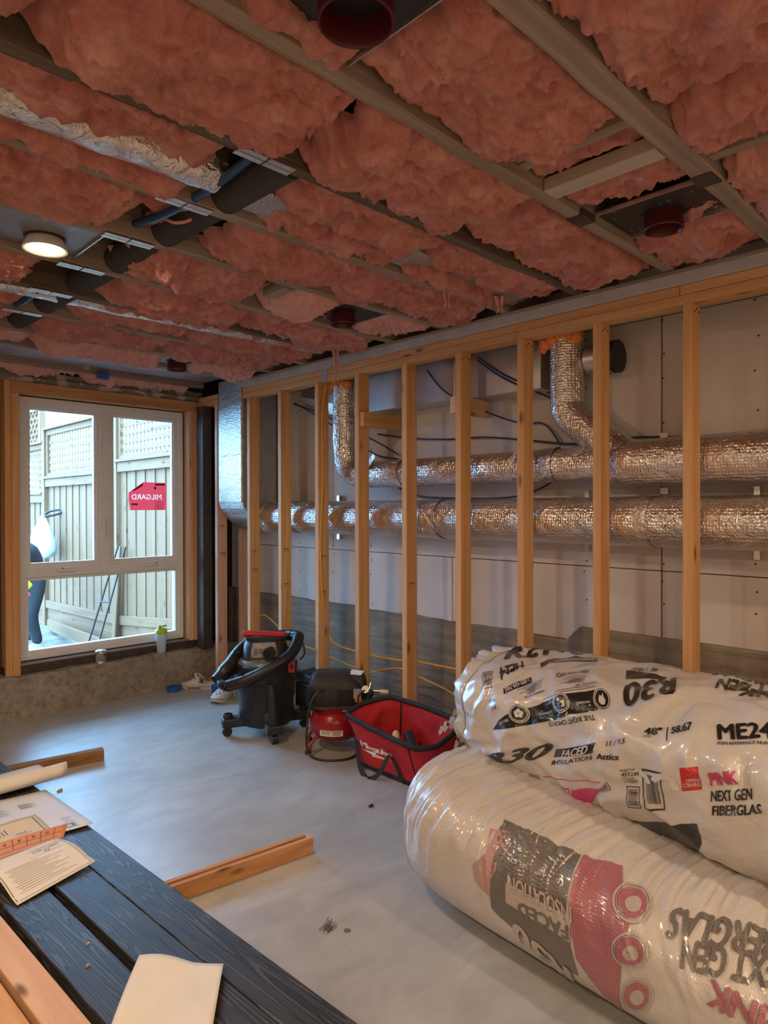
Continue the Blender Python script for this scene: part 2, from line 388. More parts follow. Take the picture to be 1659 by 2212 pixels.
B('sheathing', 'dark_void', 2.73, 3.42, YW+.02, 5.35, .285, 2.60, wf)
B('sheathing', 'dark_void', 1.372, 2.73, YW+.07, 5.35, 2.26, 2.60, wf)
B('sill_plate', 'dark_post', 1.36, 2.84, 5.13, 5.34, .286, .352, wf)
B('sill_strip', 'grey_wood_x', 1.462, 2.80, 5.125, 5.19, .352, .362, wf, bevel=.002)
B('jamb_stud', 'fir_z', 1.366, 1.409, 5.11, 5.21, .288, 2.335, wf, bevel=.003)
B('jamb_stud', 'fir_z', 1.411, 1.462, 5.115, 5.21, .288, 2.252, wf, bevel=.003)
B('jamb_stud', 'pale_fir_z', 2.748, 2.785, 5.12, 5.22, .352, 2.252, wf, bevel=.003)
B('jamb_stud', 'fir_z', 2.787, 2.832, 5.10, 5.21, .352, 2.252, wf, bevel=.003)
B('window_header', 'red_fir_x', 1.411, 2.885, 5.11, 5.21, 2.253, 2.333, wf, bevel=.003)
B('painted_beam', 'flaking_paint', -1.8, 2.89, 5.13, 5.34, 2.336, 2.376, wf, bevel=.003)
B('painted_beam', 'flaking_paint', -1.8, 2.89, 5.155, 5.34, 2.378, 2.425, wf, bevel=.003)
B('corner_post', 'dark_post', 2.80, 2.885, 4.99, 5.09, .288, 2.288, wf, bevel=.004)
B('ledger', 'grey_wood_x', -1.8, 2.83, 5.02, 5.065, 2.44, 2.60, wf, bevel=.003)
B('nailer_tab', 'pale_fir_x', 1.86, 1.90, 5.008, 5.02, 2.46, 2.50, wf)

# ceiling: subfloor and old joists
ce = thing('ceiling', 'old joists and subfloor stuffed with pink insulation', None, (0.7, 1.5, ZJ), kind='structure')
B('subfloor', 'old_wood_x', -1.8, 3.42, -2.2, 5.35, 2.60, 2.66, ce)
B('ceiling_board', 'drywall', -1.8, 2.8, -2.2, -.50, ZJ, ZJ+.013, ce)
JY = [-.42, -.02, .395, .80, 1.205, 1.615, 2.025, 2.435, 2.848, 3.262, 3.680, 4.085, 4.492]
JO = []
def joist(yf, th, mat, amp, seed):
    n = 110; pts = []; X = np.linspace(-1.8, 3.15, n)
    a = fbm(np.stack([X*3, X*0+seed, X*0], 1), 3, 4)*amp; b = fbm(np.stack([X*3, X*0+seed+9, X*0], 1), 5, 4)*amp; c = fbm(np.stack([X*4, X*0+seed+19, X*0], 1), 8, 4)*amp
    for i, x in enumerate(X):
        pts += [(x, yf+.003, 2.60), (x, yf+a[i], ZJ+.004+c[i]), (x, yf-.004+a[i], ZJ+c[i]), (x, yf-th+.004+b[i], ZJ+c[i]), (x, yf-th+b[i], ZJ+.004+c[i]), (x, yf-th-.002, 2.60)]
    return MB().grid(pts, n, 6, flip=True).build('joist', mat, ce, smooth=40)
for i, y in enumerate(JY):
    JO.append(joist(y, .066 if i == 3 else .048, 'grey_wood_x' if i in (3, 11, 12, 10) else 'old_wood_x' if i in (1,5,9) else 'grey_wood_x', .004, i*3.1))
def nailplates(j, xs, yc):
    for x0 in xs:
        for dy in (-.0125, .0125):
            B('nail_plate', 'nail_plate', x0, x0+.088, yc+dy-.0105, yc+dy+.0105, ZJ-.006, ZJ-.003, j)
for i, xo in ((5, 1.0), (6, .97), (7, .965), (8, .95), (9, .965), (10, .97)): nailplates(JO[i], (xo, xo+.094), JY[i]-.024)
for i, xs in ((3, 2.06), (4, 2.05)):   # dark notch fillers across the joists
    B('scarf_patch', 'dark_post', xs, xs+.085, JY[i]-.060, JY[i]+.002, ZJ-.004, ZJ+.02, JO[i])
def blk(mat, x0, x1, y0, y1, z0=ZJ+.005, z1=2.56): return B('blocking', mat, x0, x1, y0, y1, z0, z1, ce, bevel=.003)
blk('bleached_y', 1.828, 1.90, .803, 1.156, ZJ+.002, ZJ+.045); blk('grey_wood_y', 1.685, 1.725, .81, 1.156, ZJ+.03)
blk('grey_wood_y', 2.01, 2.05, .40, .733, ZJ+.02); blk('grey_wood_y', 1.78, 1.84, 2.45, 2.62, ZJ-.004, ZJ+.04)

# window: white frame, two casements over a fixed light
win = thing('window_1', 'white vinyl window, two tall casements above a fixed pane', None, (2.1, YW, .37), kind='structure')
x0, x1, z0, z1 = 1.478, 2.732, .370, 2.245; yb = YW+.085
def frame(name, mat, a0, a1, b0, b1, t, y0, y1, parent, tb=None, tt=None):
    tb = tb or t; tt = tt or t
    mb = MB().box(a0, a0+t, y0, y1, b0, b1).box(a1-t, a1, y0, y1, b0, b1).box(a0+t, a1-t, y0, y1, b0, b0+tb).box(a0+t, a1-t, y0, y1, b1-tt, b1)
    return mb.build(name, mat, parent, bevel=.003)
fr = frame('frame', 'white_paint', x0, x1, z0, z1, .042, YW-.005, yb, win)
B('mullion', 'white_paint', 2.050, 2.124, YW-.001, yb, .99, z1-.042, win, bevel=.003)
B('transom', 'white_paint', x0+.042, x1-.042, YW-.003, yb, .955, 1.018, win, bevel=.003)
def sash(a0, a1, b0, b1, name='casement_sash'):
    s = frame(name, 'white_paint', a0, a1, b0, b1, .034, YW+.012, YW+.07, win)
    frame('glazing_bead', 'white_paint', a0+.033, a1-.033, b0+.033, b1-.033, .012, YW+.024, YW+.06, s)
    B('pane', 'window_glass', a0+.040, a1-.040, YW+.040, YW+.044, b0+.040, b1-.040, s)
    return s
sash(x0+.038, 2.056, 1.012, z1-.040); s2 = sash(2.118, x1-.038, 1.012, z1-.040)
sb_ = frame('fixed_sash', 'white_paint', x0+.038, x1-.038, z0+.036, .958, .026, YW+.012, YW+.07, win)
B('pane', 'window_glass', x0+.055, x1-.055, YW+.04, YW+.044, z0+.05, .945, sb_)
for xc in (2.073, 2.101):
    h = MB(); h.tube(catmull([(xc, YW-.002, 1.235), (xc, YW-.016, 1.25), (xc, YW-.018, 1.31), (xc, YW-.016, 1.37), (xc, YW-.002, 1.385)], 5), .007, 8); h.build('handle', 'white_paint', win, smooth=60)
for xc in (1.79, 2.44):
    cb = B('crank_cover', 'white_paint', xc-.065, xc+.065, YW-.022, YW-.003, .985, 1.018, win, bevel=.006)
    MB().tube([(xc-.05, YW-.026, 1.008), (xc+.05, YW-.026, 1.014)], .005, 8).build('crank_handle', 'white_paint', cb, smooth=60)
    MB().lathe((xc-.03 if xc < 2 else xc+.045, YW-.03, 1.012), [(0,-.006),(.006,-.003),(.006,.003),(0,.006)], 10).build('red_tag', 'red_cover', cb)
# sticker on the right pane (seen from behind)
plain('print_white', (.85,.85,.85), .6, 0, .02);
def m_backlit(name, c):
    mt, nt, b, N, L = newmat(name); b.inputs['Base Color'].default_value = (*c, 1); b.inputs['Roughness'].default_value = .6; t = N.new('ShaderNodeBsdfTranslucent'); t.inputs[0].default_value = (*c, 1); mx = N.new('ShaderNodeMixShader'); mx.inputs[0].default_value = .45
    L.new(b.outputs[0], mx.inputs[1]); L.new(t.outputs[0], mx.inputs[2]); L.new(mx.outputs[0], N['Material Output'].inputs[0])
m_backlit('sticker_red', (.80,.05,.06)); m_backlit('sticker_white', (.85,.85,.85)); plain('print_black', (.012,.012,.013), .55, 0, .02)
def m_clear():
    mt, nt, b, N, L = newmat('clear_film'); N.remove(b); t = N.new('ShaderNodeBsdfTransparent'); g = N.new('ShaderNodeBsdfDiffuse'); g.inputs[0].default_value = (.8,.8,.8,1)
    mx = N.new('ShaderNodeMixShader'); mx.inputs[0].default_value = .18; L.new(t.outputs[0], mx.inputs[1]); L.new(g.outputs[0], mx.inputs[2]); L.new(mx.outputs[0], N['Material Output'].inputs[0])
m_clear()
ys = YW+.036
pol = [(2.285,1.505),(2.30,1.435),(2.585,1.435),(2.605,1.455),(2.60,1.66),(2.405,1.66),(2.285,1.575)]
f2 = lambda u, v: (u, ys-.001, v)
tv = text2d('MILGARD', .062); wd = max(p[0] for p in tv[0]); k = .255/wd
LV = [(2.565-p[0]*k, 1.522+p[1]*.95) for p in tv[0]]
bm = bmesh.new(); ring = [bm.verts.new((u, 0, v)) for u, v in pol]; es = [bm.edges.new((ring[i], ring[(i+1) % len(ring)])) for i in range(len(ring))]
cnt = {}
for f in tv[1]:
    for a, b in zip(f, f[1:]+f[:1]): cnt[tuple(sorted((a, b)))] = cnt.get(tuple(sorted((a, b))), 0)+1
lv = {}
for (a, b), c in cnt.items():
    if c == 1:
        for q_ in (a, b):
            if q_ not in lv: lv[q_] = bm.verts.new((LV[q_][0], 0, LV[q_][1]))
        es.append(bm.edges.new((lv[a], lv[b])))
bmesh.ops.triangle_fill(bm, edges=es, use_beauty=True); bm.verts.index_update()
st = MB().add([(v.co.x, ys, v.co.z) for v in bm.verts], [tuple(v.index for v in f.verts) for f in bm.faces]).build('sticker', 'sticker_red', s2); bm.free(); st['label'] = 'red paper sticker with white mirrored lettering'
place2d((LV, tv[1]), lambda u, v: (u, ys, v), 'lettering', 'sticker_white', st)
place2d(rect2d(2.505, 1.637, 2.59, 1.65), f2, 'print_bar', 'print_black', st); place2d(rect2d(2.497, 1.605, 2.513, 1.625), f2, 'print_mark', 'print_black', st)
dk = plain('sticker_dark', (.42,.025,.03), .6)
place2d(merge2d([rect2d(2.503, 1.444, 2.59, 1.447)] + [rect2d(2.503, 1.452+.009*i, 2.585-.01*(i%3), 1.455+.009*i) for i in range(7)] + [rect2d(2.50,1.545,2.585,1.547), rect2d(2.50,1.515,2.502,1.60), rect2d(2.305,1.475,2.36,1.49)]), f2, 'fine_print', dk, st)
MB().hexa([(2.31,ys-.003,1.59),(2.40,ys-.003,1.655),(2.402,ys-.003,1.632),(2.33,ys-.003,1.588),(2.31,ys-.004,1.59),(2.40,ys-.004,1.655),(2.402,ys-.004,1.632),(2.33,ys-.004,1.588)]).build('folded_corner', dk, st)
MB().prism([(2.235,1.43),(2.30,1.43),(2.285,1.53)], lambda u, v, w_: (u, ys+.001-w_, v), .001).build('film_edge', 'clear_film', st)

plain('stamp_ink', (.16,.07,.03), .8)
for i, (yf, zs) in enumerate([(4.382,(1.12,.98)),(3.980,(1.15,.9)),(3.561,(1.12,.88)),(2.747,(1.0,)),(4.853,(1.30,1.08))]):
    for z in zs:
        mb = MB()
        for k in range(5): mb.box(XS+.022+.009*k, XS+.028+.009*k, yf-.0388, yf-.038, z+.003*(k%2), z+.010+.004*((k*3)%2))
        mb.box(XS+.018, XS+.068, yf-.0388, yf-.038, z-.012, z-.009).build('grade_stamp', 'stamp_ink', pt)
# ================================================================== CEILING FILL
def batt(x0, x1, y0, y1, sag, seed, label, mat='pink_wool', amp=1.0, ztop=2.57, zedge=None, rag=.04, over=.0, res=.0095):
    """one fibreglass batt: soft belly hanging below the joists, ragged ends"""
    zedge = ZJ+.03 if zedge is None else zedge
    L_, W_ = x1-x0, y1-y0
    nu = max(14, int(L_/res)); nv = max(16, int(W_*1.35/res))
    u, v = np.meshgrid(np.linspace(0, 1, nu), np.linspace(0, 1, nv), indexing='ij'); u = u.ravel(); v = v.ravel()
    # slow variation of the belly along the batt
    sx = fbm(np.stack([x0*1.7+u*L_*2.6, u*0+seed*3.3, u*0], 1), seed, 3)
    belly = np.sin(np.clip(v, 0, 1)*PI)**.55
    endf = np.clip(np.minimum(u, 1-u)*L_/.11, 0, 1); endf = np.sin(endf*PI/2)**.7
    x = x0 + u*L_; y = y0 - over + v*(W_+2*over)
    z = zedge - (sag*(1+.45*sx)*belly*endf) + (1-endf)*.045
    z = np.where(np.abs(v-.5) > .46, z + .06*((np.abs(v-.5)-.46)/.04), z)
    P = np.stack([x, y, z], 1)
    q = P*np.array([1., 1., 1.])
    wv = np.stack([vnoise(q*5+seed, seed+1), vnoise(q*5+seed+31, seed+2), vnoise(q*5+seed+57, seed+3)], 1)
    d1 = fbm(q*7+wv*.5, seed+4, 3, .5); d2 = fbm(q*24+wv*1.2, seed+9, 3, .55, True); d3 = fbm(q*75, seed+13, 2, .6)
    disp = amp*(.028*d1 + .016*d2 + .0034*d3)
    nx = np.zeros_like(x); ny = (v-.5)*1.5; nz = -np.ones_like(x); ln = np.sqrt(ny**2+1)
    w_ = np.clip(endf*1.2, .35, 1)
    P[:,1] += ny/ln*disp*.9; P[:,2] += -disp/ln*w_
    P[:,0] += (1-endf)*rag*fbm(np.stack([y*14, u*0+np.sign(u-.5)*3, u*0+seed], 1), seed+21, 3)*np.sign(u-.5)
    P[:,1] = np.clip(P[:,1], y0-over-.03, y1+over+.03)
    mb = MB(); mb.grid([tuple(p) for p in P], nu, nv, flip=True)
    # closing top
    top = [(x0+L_*i/7, y0+.012+(W_-.024)*j/3, ztop) for i in range(8) for j in range(4)]
    mb.grid(top, 8, 4)
    b = 0; e = []
    o = mb.build('insulation_batt', mat, None, smooth=180)
    return tag(o, label, 'insulation', 'pink insulation batts between the ceiling joists')
BAYW = [(JY[i]+.002, JY[i+1]-.05) for i in range(len(JY)-1)]   # bay i between joist i and i+1
def bt(bay, x0, x1, sag, label, **k):
    y0, y1 = BAYW[bay]
    if bay == 2: y1 -= .018
    bt.n += 1
    return batt(x0, x1, k.pop('y0', y0), k.pop('y1', y1), sag*.5, bt.n*7+3, label, **k)
bt.n = 0
bt(1, .6, 1.9, .07, 'pink batt overhead in the joist bay nearest the camera', res=.014); bt(1, 1.92, 2.8, .06, 'pink batt by the stud wall in the nearest joist bay', res=.014)
bt(2, .75, 1.69, .085, 'large pink batt at the top right, right of the widest joist')
bt(2, 1.70, 2.02, .05, 'small folded pink batt before the dark crosspiece at top right')
bt(2, 2.06, 2.82, .085, 'pink batt at the right edge, beyond the dark crosspiece')
bt(3, .30, .70, .04, 'pink batt left of the big black lamp pan')
bt(3, .70, 1.02, .02, 'thin pink strip tucked beside the big black lamp pan', y0=1.10, y1=1.155)
bt(3, 1.025, 1.68, .085, 'broad pink batt right of the big black lamp pan')
bt(3, 1.73, 1.84, .03, 'small pink scrap against the pale crosspiece, nearer side')
bt(3, 1.90, 2.14, .05, 'pink batt between the pale crosspiece and black lamp pan')
bt(3, 2.30, 2.46, .05, 'pink tuft along the widest joist beside the black lamp pan', y0=.81, y1=.97)
bt(3, 2.42, 2.83, .07, 'pink batt between the right black lamp pan and stud wall')
bt(4, -.2, .44, .10, 'pink batt at the upper left corner of the ceiling'); bt(4, .45, 1.145, .115, 'broad smooth pink batt left of the dark slit', amp=.9)
bt(4, 1.16, 1.89, .10, 'lumpy pink batt right of the dark slit')
bt(4, 1.90, 2.79, .085, 'long pink batt ending at the stud wall under the dark gap', amp=.9, y0=1.235)
bt(5, .2, 1.03, .02, 'narrow pink strip along the upper side of the foil duct, left', y1=1.79, rag=.05); bt(5, .2, 1.07, .05, 'pink batt along the lower side of the foil duct, left', y0=1.935)
bt(5, 1.27, 1.99, .045, 'ragged pink strip above the flat foil duct, middle', y1=1.84); bt(5, 2.0, 2.79, .045, 'ragged pink strip above the flat foil duct by stud wall', y1=1.845)
bt(5, 1.29, 1.95, .06, 'ragged pink batt below the flat foil duct, middle', y0=1.90, over=.015); bt(5, 1.96, 2.78, .055, 'torn pink batt with wisps below flat foil duct by stud wall', y0=1.91, over=.012)
bt(6, .2, 1.0, .075, 'pink batt left of the blue pipe and lamp'); bt(6, 1.07, 1.14, .02, 'small pink scrap behind the blue pipe')
bt(6, 1.30, 1.96, .10, 'pink batt right of the black foam pipe', over=.01); bt(6, 1.97, 2.79, .095, 'long pink batt ending at stud wall above the middle red lamp', over=.012)
bt(7, .2, .58, .04, 'pink scrap left of the lit lamp pan'); bt(7, 1.12, 1.76, .085, 'pink batt right of the lit lamp and foam pipe', over=.012)
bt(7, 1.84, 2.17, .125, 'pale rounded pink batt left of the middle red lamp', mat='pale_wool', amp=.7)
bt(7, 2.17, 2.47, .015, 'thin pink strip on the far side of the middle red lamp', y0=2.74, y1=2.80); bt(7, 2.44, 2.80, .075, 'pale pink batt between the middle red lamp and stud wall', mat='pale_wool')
bt(8, .3, .95, .055, 'pink batt with hanging flap beneath the lit lamp'); bt(8, 1.24, 1.96, .085, 'pink batt in the bay beyond the lit lamp'); bt(8, 1.97, 2.80, .085, 'pink batt with long wisp at the stud wall', over=.01)
bt(9, .4, 1.02, .04, 'pink batt along the far foil duct, left edge', y0=3.45); bt(9, 1.24, 1.89, .05, 'torn pink batt beside the far foil duct, middle', y0=3.43, over=.01); bt(9, 1.9, 2.75, .065, 'deep pink torn batt at the end of the far foil duct', y0=3.42, over=.012)
bt(9, 1.3, 2.78, .03, 'thin pink strip above the far foil duct', y1=3.36)
bt(10, .5, 1.08, .05, 'pink batt under the foam pipe at the left edge'); bt(10, 1.17, 1.94, .085, 'pink batt in the third bay from the window, left'); bt(10, 1.95, 2.79, .085, 'pink batt in the third bay from the window, right', over=.01)
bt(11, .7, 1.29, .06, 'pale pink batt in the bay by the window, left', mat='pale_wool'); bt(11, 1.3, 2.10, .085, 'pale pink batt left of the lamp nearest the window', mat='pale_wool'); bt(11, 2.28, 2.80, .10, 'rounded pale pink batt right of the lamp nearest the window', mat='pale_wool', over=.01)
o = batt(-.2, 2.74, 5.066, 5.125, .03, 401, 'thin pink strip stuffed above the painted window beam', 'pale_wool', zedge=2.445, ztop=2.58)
for bay_, xe in ((2,.74),(3,.29),(4,-.21),(5,.19),(6,.19),(7,.19),(8,.29),(9,.39),(10,.49),(11,.69)):
    bt(bay_, -1.76, xe, .07, 'pink batt beyond the left frame edge, %s joist bay from the window' % ['', '', 'tenth', 'ninth', 'eighth', 'seventh', 'sixth', 'fifth', 'fourth', 'third', 'second', 'first'][bay_], res=.024)
# wisps hanging from torn batts
wn = 0
for (x, y, l, lab) in [(2.70,3.19,.21,'long pink wisp hanging in front of the top plate'),(2.33,1.98,.085,'short pink wisp hanging from torn batt by flat duct'),(2.62,1.90,.06,'tiny pink wisp hanging near the stud wall end of flat duct')]:
    mb = MB()
    for k in range(5):
        dx = .006*math.sin(k*2.4); dy = .006*math.cos(k*3.1)
        mb.tube(catmull([(x+dx*2, y+dy*2, ZJ+.02), (x+dx*1.5+.008, y+dy, ZJ-l*.35), (x+dx, y+dy-.008, ZJ-l*.7), (x+dx*2.2, y+dy*2, ZJ-l*(.85+.05*k))], 5), [.0075*(1-i/17)+.001 for i in range(16)], 6)
    tag(mb.build('insulation_wisp', 'pale_wool', None, smooth=180), lab, 'insulation', 'wisps hanging from torn batts')

# recessed lamp housings
def recessed(name, label, x, y, px0, px1, y0, y1, lit=False, r=.062, zpan=ZJ+.03, drop=.0, grey=False):
    t = thing(name, label, 'ceiling lamp', (x, y, ZJ), 'recessed lamps between the joists')
    pm = 'pan_grey' if grey else 'pan_metal'
    n = 24; yy0, yy1 = y0+.004, y1-.004
    B('mounting_plate', pm, px0, px1, yy0, yy1, zpan, zpan+.002, t)
    dt = MB(); rnd = random.Random(int(x*100))
    for k in range(26):
        a, b = rnd.uniform(px0+.01, px1-.01), rnd.uniform(yy0+.01, yy1-.01)
        if (a-x)**2+(b-y)**2 > (r+.02)**2: dt.box(a-.003, a+.003, b-.002, b+.002, zpan-.0012, zpan)
    o = dt.build('punched_holes', 'nail_plate', t); o['kind'] = 'stuff'
    for xx in (px0, px1-.004): B('hanger_bar', 'bright_metal', xx, xx+.004, yy0, yy1, zpan-.012, zpan+.003, t)
    MB().lathe((x, y, 0), [(r+.012, zpan-.004), (r+.012, zpan+.004), (r, zpan+.004), (r, zpan+.085), (0, zpan+.085)], 28).build('can', 'black_metal', t, smooth=40)
    if lit:
        MB().lathe((x, y, 0), [(r-.008, ZJ+.012), (r+.006, ZJ-.012), (r+.016, ZJ-.014), (r+.016, ZJ-.009), (r+.004, ZJ+.02), (r-.002, zpan)], 32).build('trim_ring', 'white_paint', t, smooth=50)
        MB().lathe((x, y, 0), [(0, ZJ-.003), (r-.004, ZJ-.003), (r-.004, ZJ+.006), (0, ZJ+.006)], 32).build('lens', 'lamp_lens', t)
        lamp_light(x, y, t)
    else:
        zb = zpan-.055-drop
        MB().lathe((x, y, 0), [(r-.004, zpan+.05), (r-.004, zb+.006), (r-.001, zb), (r+.003, zb), (r+.005, zb+.004), (r+.003, zb+.012), (r+.001, zpan+.0)], 32).build('dust_cover', 'red_cover', t, smooth=50)
        MB().lathe((x, y, 0), [(0, zpan+.048), (r-.004, zpan+.048), (r-.004, zpan+.052), (0, zpan+.052)], 24).build('cover_cap', 'red_cover', t)
    return t
def lamp_light(x, y, t=None, power=None, z=None):
    ld = bpy.data.lights.new('lamp_light', 'AREA'); ld.shape = 'DISK'; ld.size = .10; ld.energy = power or LAMP_W; ld.color = LAMP_COL
    lo = bpy.data.objects.new('lamp_light', ld); COL.objects.link(lo); zz = z or ZJ-.02
    if t: lo.parent = t; lo.location = Vector((x, y, zz)) - ORG[t]
    else: lo.location = (x, y, zz)
y0, y1 = BAYW[3]; t = recessed('recessed_lamp', 'large red-capped recessed lamp in black pan at top of ceiling', .885, .98, .70, 1.015, y0, y1, r=.072, drop=.01)
MB().tube(catmull([(.885,.98,2.55),(.89,.985,2.5),(.88,.975,2.47),(.885,.98,2.455)],4), .005, 8).build('wire_nut', 'orange_foam', t, smooth=60)
t = recessed('recessed_lamp', 'red-capped recessed lamp in black pan near stud wall at right', 2.32, .99, 2.14, 2.42, y0, y1)
place2d(rect2d(2.335, .965, 2.36, .99), lambda u, v: (u, v, ZJ+.077), 'paper_tag', 'print_white', t)
y0, y1 = BAYW[7]; recessed('recessed_lamp', 'red-capped recessed lamp in the middle of the ceiling', 2.29, 2.645, 2.17, 2.45, y0, y1, drop=.01)
recessed('recessed_lamp', 'lit recessed lamp with glowing lens at the left edge', .86, 2.69, .62, 1.0, y0, y1, True, .062, grey=True)
y0, y1 = BAYW[11]; recessed('recessed_lamp', 'red-capped recessed lamp nearest the window', 2.22, 4.30, 2.02, 2.30, y0, y1, grey=True, drop=.01)
# lit lamps in the same ceiling behind the viewer
for (x, y, lab) in [(2.05, -.95, 'lit recessed lamp behind the viewer, near the stud wall'), (.45, -1.2, 'lit recessed lamp behind the viewer, middle'), (-1.0, -.8, 'lit recessed lamp behind the viewer, far left'), (-.75, 1.9, 'lit recessed lamp left of the frame')]:
    t = thing('recessed_lamp', lab, 'ceiling lamp', (x, y, ZJ), 'recessed lamps between the joists')
    MB().lathe((x, y, 0), [(.055, ZJ+.01), (.07, ZJ-.010), (.08, ZJ-.010), (.08, ZJ-.004), (.062, ZJ+.05)], 28).build('trim_ring', 'white_paint', t, smooth=50)
    MB().lathe((x, y, 0), [(0, ZJ-.003), (.058, ZJ-.003), (.058, ZJ+.006), (0, ZJ+.006)], 28).build('lens', 'lamp_lens', t)
    lamp_light(x, y, t, LAMP_W*1.5)

# ducts and pipes in the joist bays
def wrinkled(path, r, n=28, seed=0, amp=.02, seams=()):
    P = catmull(path, 1) if False else [Vector(p) for p in path]
    k = len(P); Q = np.array([[p.x, p.y, p.z] for p in P])
    def rf(i, j):
        return T[i*n+j]
    a = np.linspace(0, 2*PI, n, endpoint=False); G = np.concatenate([np.stack([np.cos(a)*1.5 + Q[i,0]*14, np.sin(a)*1.5 + Q[i,1]*14, np.full(n, Q[i,2]*14)], 1) for i in range(k)])
    T = 1 + amp*fbm(G, seed, 3)
    for i in range(k):
        for s in seams:
            d = abs(i - s)
            if d < 2: T[i*n:(i+1)*n] *= (1.02 if d == 1 else .975)
    return MB().tube(P, r, n, True, rf)
def line(a, b, step=.03):
    a, b = Vector(a), Vector(b); n = max(2, int((b-a).length/step)); return [a+(b-a)*i/n for i in range(n+1)]
o = wrinkled(line((-.3, 1.868, 2.505), (1.10, 1.868, 2.505)), .07, 24, 5, .05).build('foil_duct', 'crinkled_foil', None, smooth=70); tag(o, 'crinkled silver foil duct in the joist bay at left', 'duct', 'foil ducts between the joists')
o = MB().hexa([(1.22,1.83,2.47),(2.80,1.83,2.47),(2.80,1.95,2.45),(1.22,1.95,2.45),(1.22,1.83,2.58),(2.80,1.83,2.58),(2.80,1.95,2.58),(1.22,1.95,2.58)]).build('foil_duct', 'scrim_foil', None, bevel=.004); tag(o, 'flat silver duct running between torn batts to the stud wall', 'duct', 'foil ducts between the joists')
o = wrinkled(line((-.3, 3.415, 2.495), (2.75, 3.40, 2.495)), .055, 24, 8, .06).build('foil_duct', 'crinkled_foil', None, smooth=70); tag(o, 'narrow foil duct in the farther joist bay', 'duct', 'foil ducts between the joists')
mb = MB().box(-1.2, 2.83, 4.60, 4.98, 2.475, 2.595); o = mb.build('foil_duct', 'scrim_foil', None, bevel=.02, seg=3); tag(o, 'wide foil-wrapped duct along the ceiling above the window', 'duct', 'foil ducts between the joists')
o = MB().tube(line((1.205, 1.63, 2.488), (1.14, 4.48, 2.495), .1), .057, 20).build('insulated_pipe', 'foam_rubber', None, smooth=70); tag(o, 'thick black foam-covered pipe crossing under the joists at left', 'pipe')
for (x, ya, yb2, lab) in [(1.085, 1.66, 2.50, 'blue pipe beside the black foam pipe, nearer piece'), (1.03, 3.28, 3.95, 'dark blue pipe beside the black foam pipe, far left')]:
    o = MB().tube(catmull([(x+.03, ya, 2.49), (x+.005, ya+.25*(yb2-ya), 2.452), (x-.005, ya+.6*(yb2-ya), 2.455), (x-.02, yb2, 2.50)], 8), .014, 12).build('water_pipe', 'blue_pipe', None, smooth=70); tag(o, lab, 'pipe', 'blue pipes')
o = MB().tube(catmull([(1.13,2.06,2.50),(1.16,2.12,2.455),(1.13,2.2,2.45),(1.10,2.28,2.50)],6), .006, 8).build('cable', 'pale_wool', None, smooth=70); tag(o, 'short looped beige cable beside the blue pipe', 'cable')
o = B('junction_box', 'blue_plastic', 1.955, 2.035, 4.985, 5.02, 2.405, 2.455, None, .004); tag(o, 'small blue electrical box above the window beam', 'junction box')

# ducts behind the studs
ZL = 1.383; XL = 3.045
lower = thing('round_duct', 'long lower foil-wrapped round duct behind the studs', 'duct', (XL, 2.0, ZL))
wrinkled(line((XL, -2.0, ZL), (XL, 4.44, ZL), .022), .116, 40, 31, .012, [int((2+y)/6.44*292) for y in (4.05, 3.35, 2.60, 1.3, .4)]).build('duct_body', 'foil', lower, smooth=70)
for y in (4.02, 2.62, 1.36): MB().tube(line((XL, y-.028, ZL), (XL, y+.028, ZL), .02), .1195, 40, False).build('tape_band', 'crinkled_foil', lower, smooth=70)
for y in (3.72, 1.75, .95):
    s_ = MB().tube([Vector((XL + .121*math.cos(a), y, ZL + .121*math.sin(a))) for a in np.linspace(-.2, PI+.2, 16)], .002, 6); 
    s_.build('hanger_wire', 'bright_metal', lower)
    B('hanger_clip', 'bright_metal', XW-.03, XW-.001, y-.012, y+.012, ZL+.115, ZL+.155, lower)
    B('hanger_clip', 'bright_metal', XW-.03, XW-.001, y-.012, y+.012, ZL-.16, ZL-.115, lower)
upper = thing('round_duct', 'upper foil-wrapped round duct with two risers behind the studs', 'duct', (XL, 1.5, 1.66))
wrinkled(line((XL, -2.0, 1.658), (XL, 1.48, 1.658), .022), .108, 40, 41, .015, (60, 120)).build('main_duct', 'foil', upper, smooth=70)
wrinkled(line((XL, 1.46, 1.66), (XL, 1.60, 1.664), .02), [.108-.003*i for i in range(8)], 40, 43, .03).build('reducer', 'crinkled_foil', upper, smooth=70)
wrinkled(line((XL, 1.56, 1.664), (XL, 3.26, 1.668), .022), .086, 36, 45, .015, (24, 50)).build('branch_duct', 'foil', upper, smooth=70)
r1 = catmull([(XL, 3.20, 1.668), (XL, 3.36, 1.675), (XL, 3.455, 1.74), (XL, 3.487, 1.87), (XL, 3.49, 2.0), (XL, 3.49, 2.36)], 9)
wrinkled(r1, .088, 32, 47, .04).build('riser', 'foil', upper, smooth=70)
r2 = catmull([(XL, 1.42, 1.655), (XL, 1.52, 1.72), (XL, 1.68, 1.84), (XL, 1.775, 1.93), (XL, 1.788, 2.03), (XL, 1.788, 2.36)], 9)
wrinkled(r2, .086, 32, 49, .03).build('riser', 'foil', upper, smooth=70)
for y in (2.95, 1.87): MB().tube(line((XL, y-.035, 1.668), (XL, y+.035, 1.668), .02), .0895, 36, False).build('tape_band', 'crinkled_foil', upper, smooth=70)
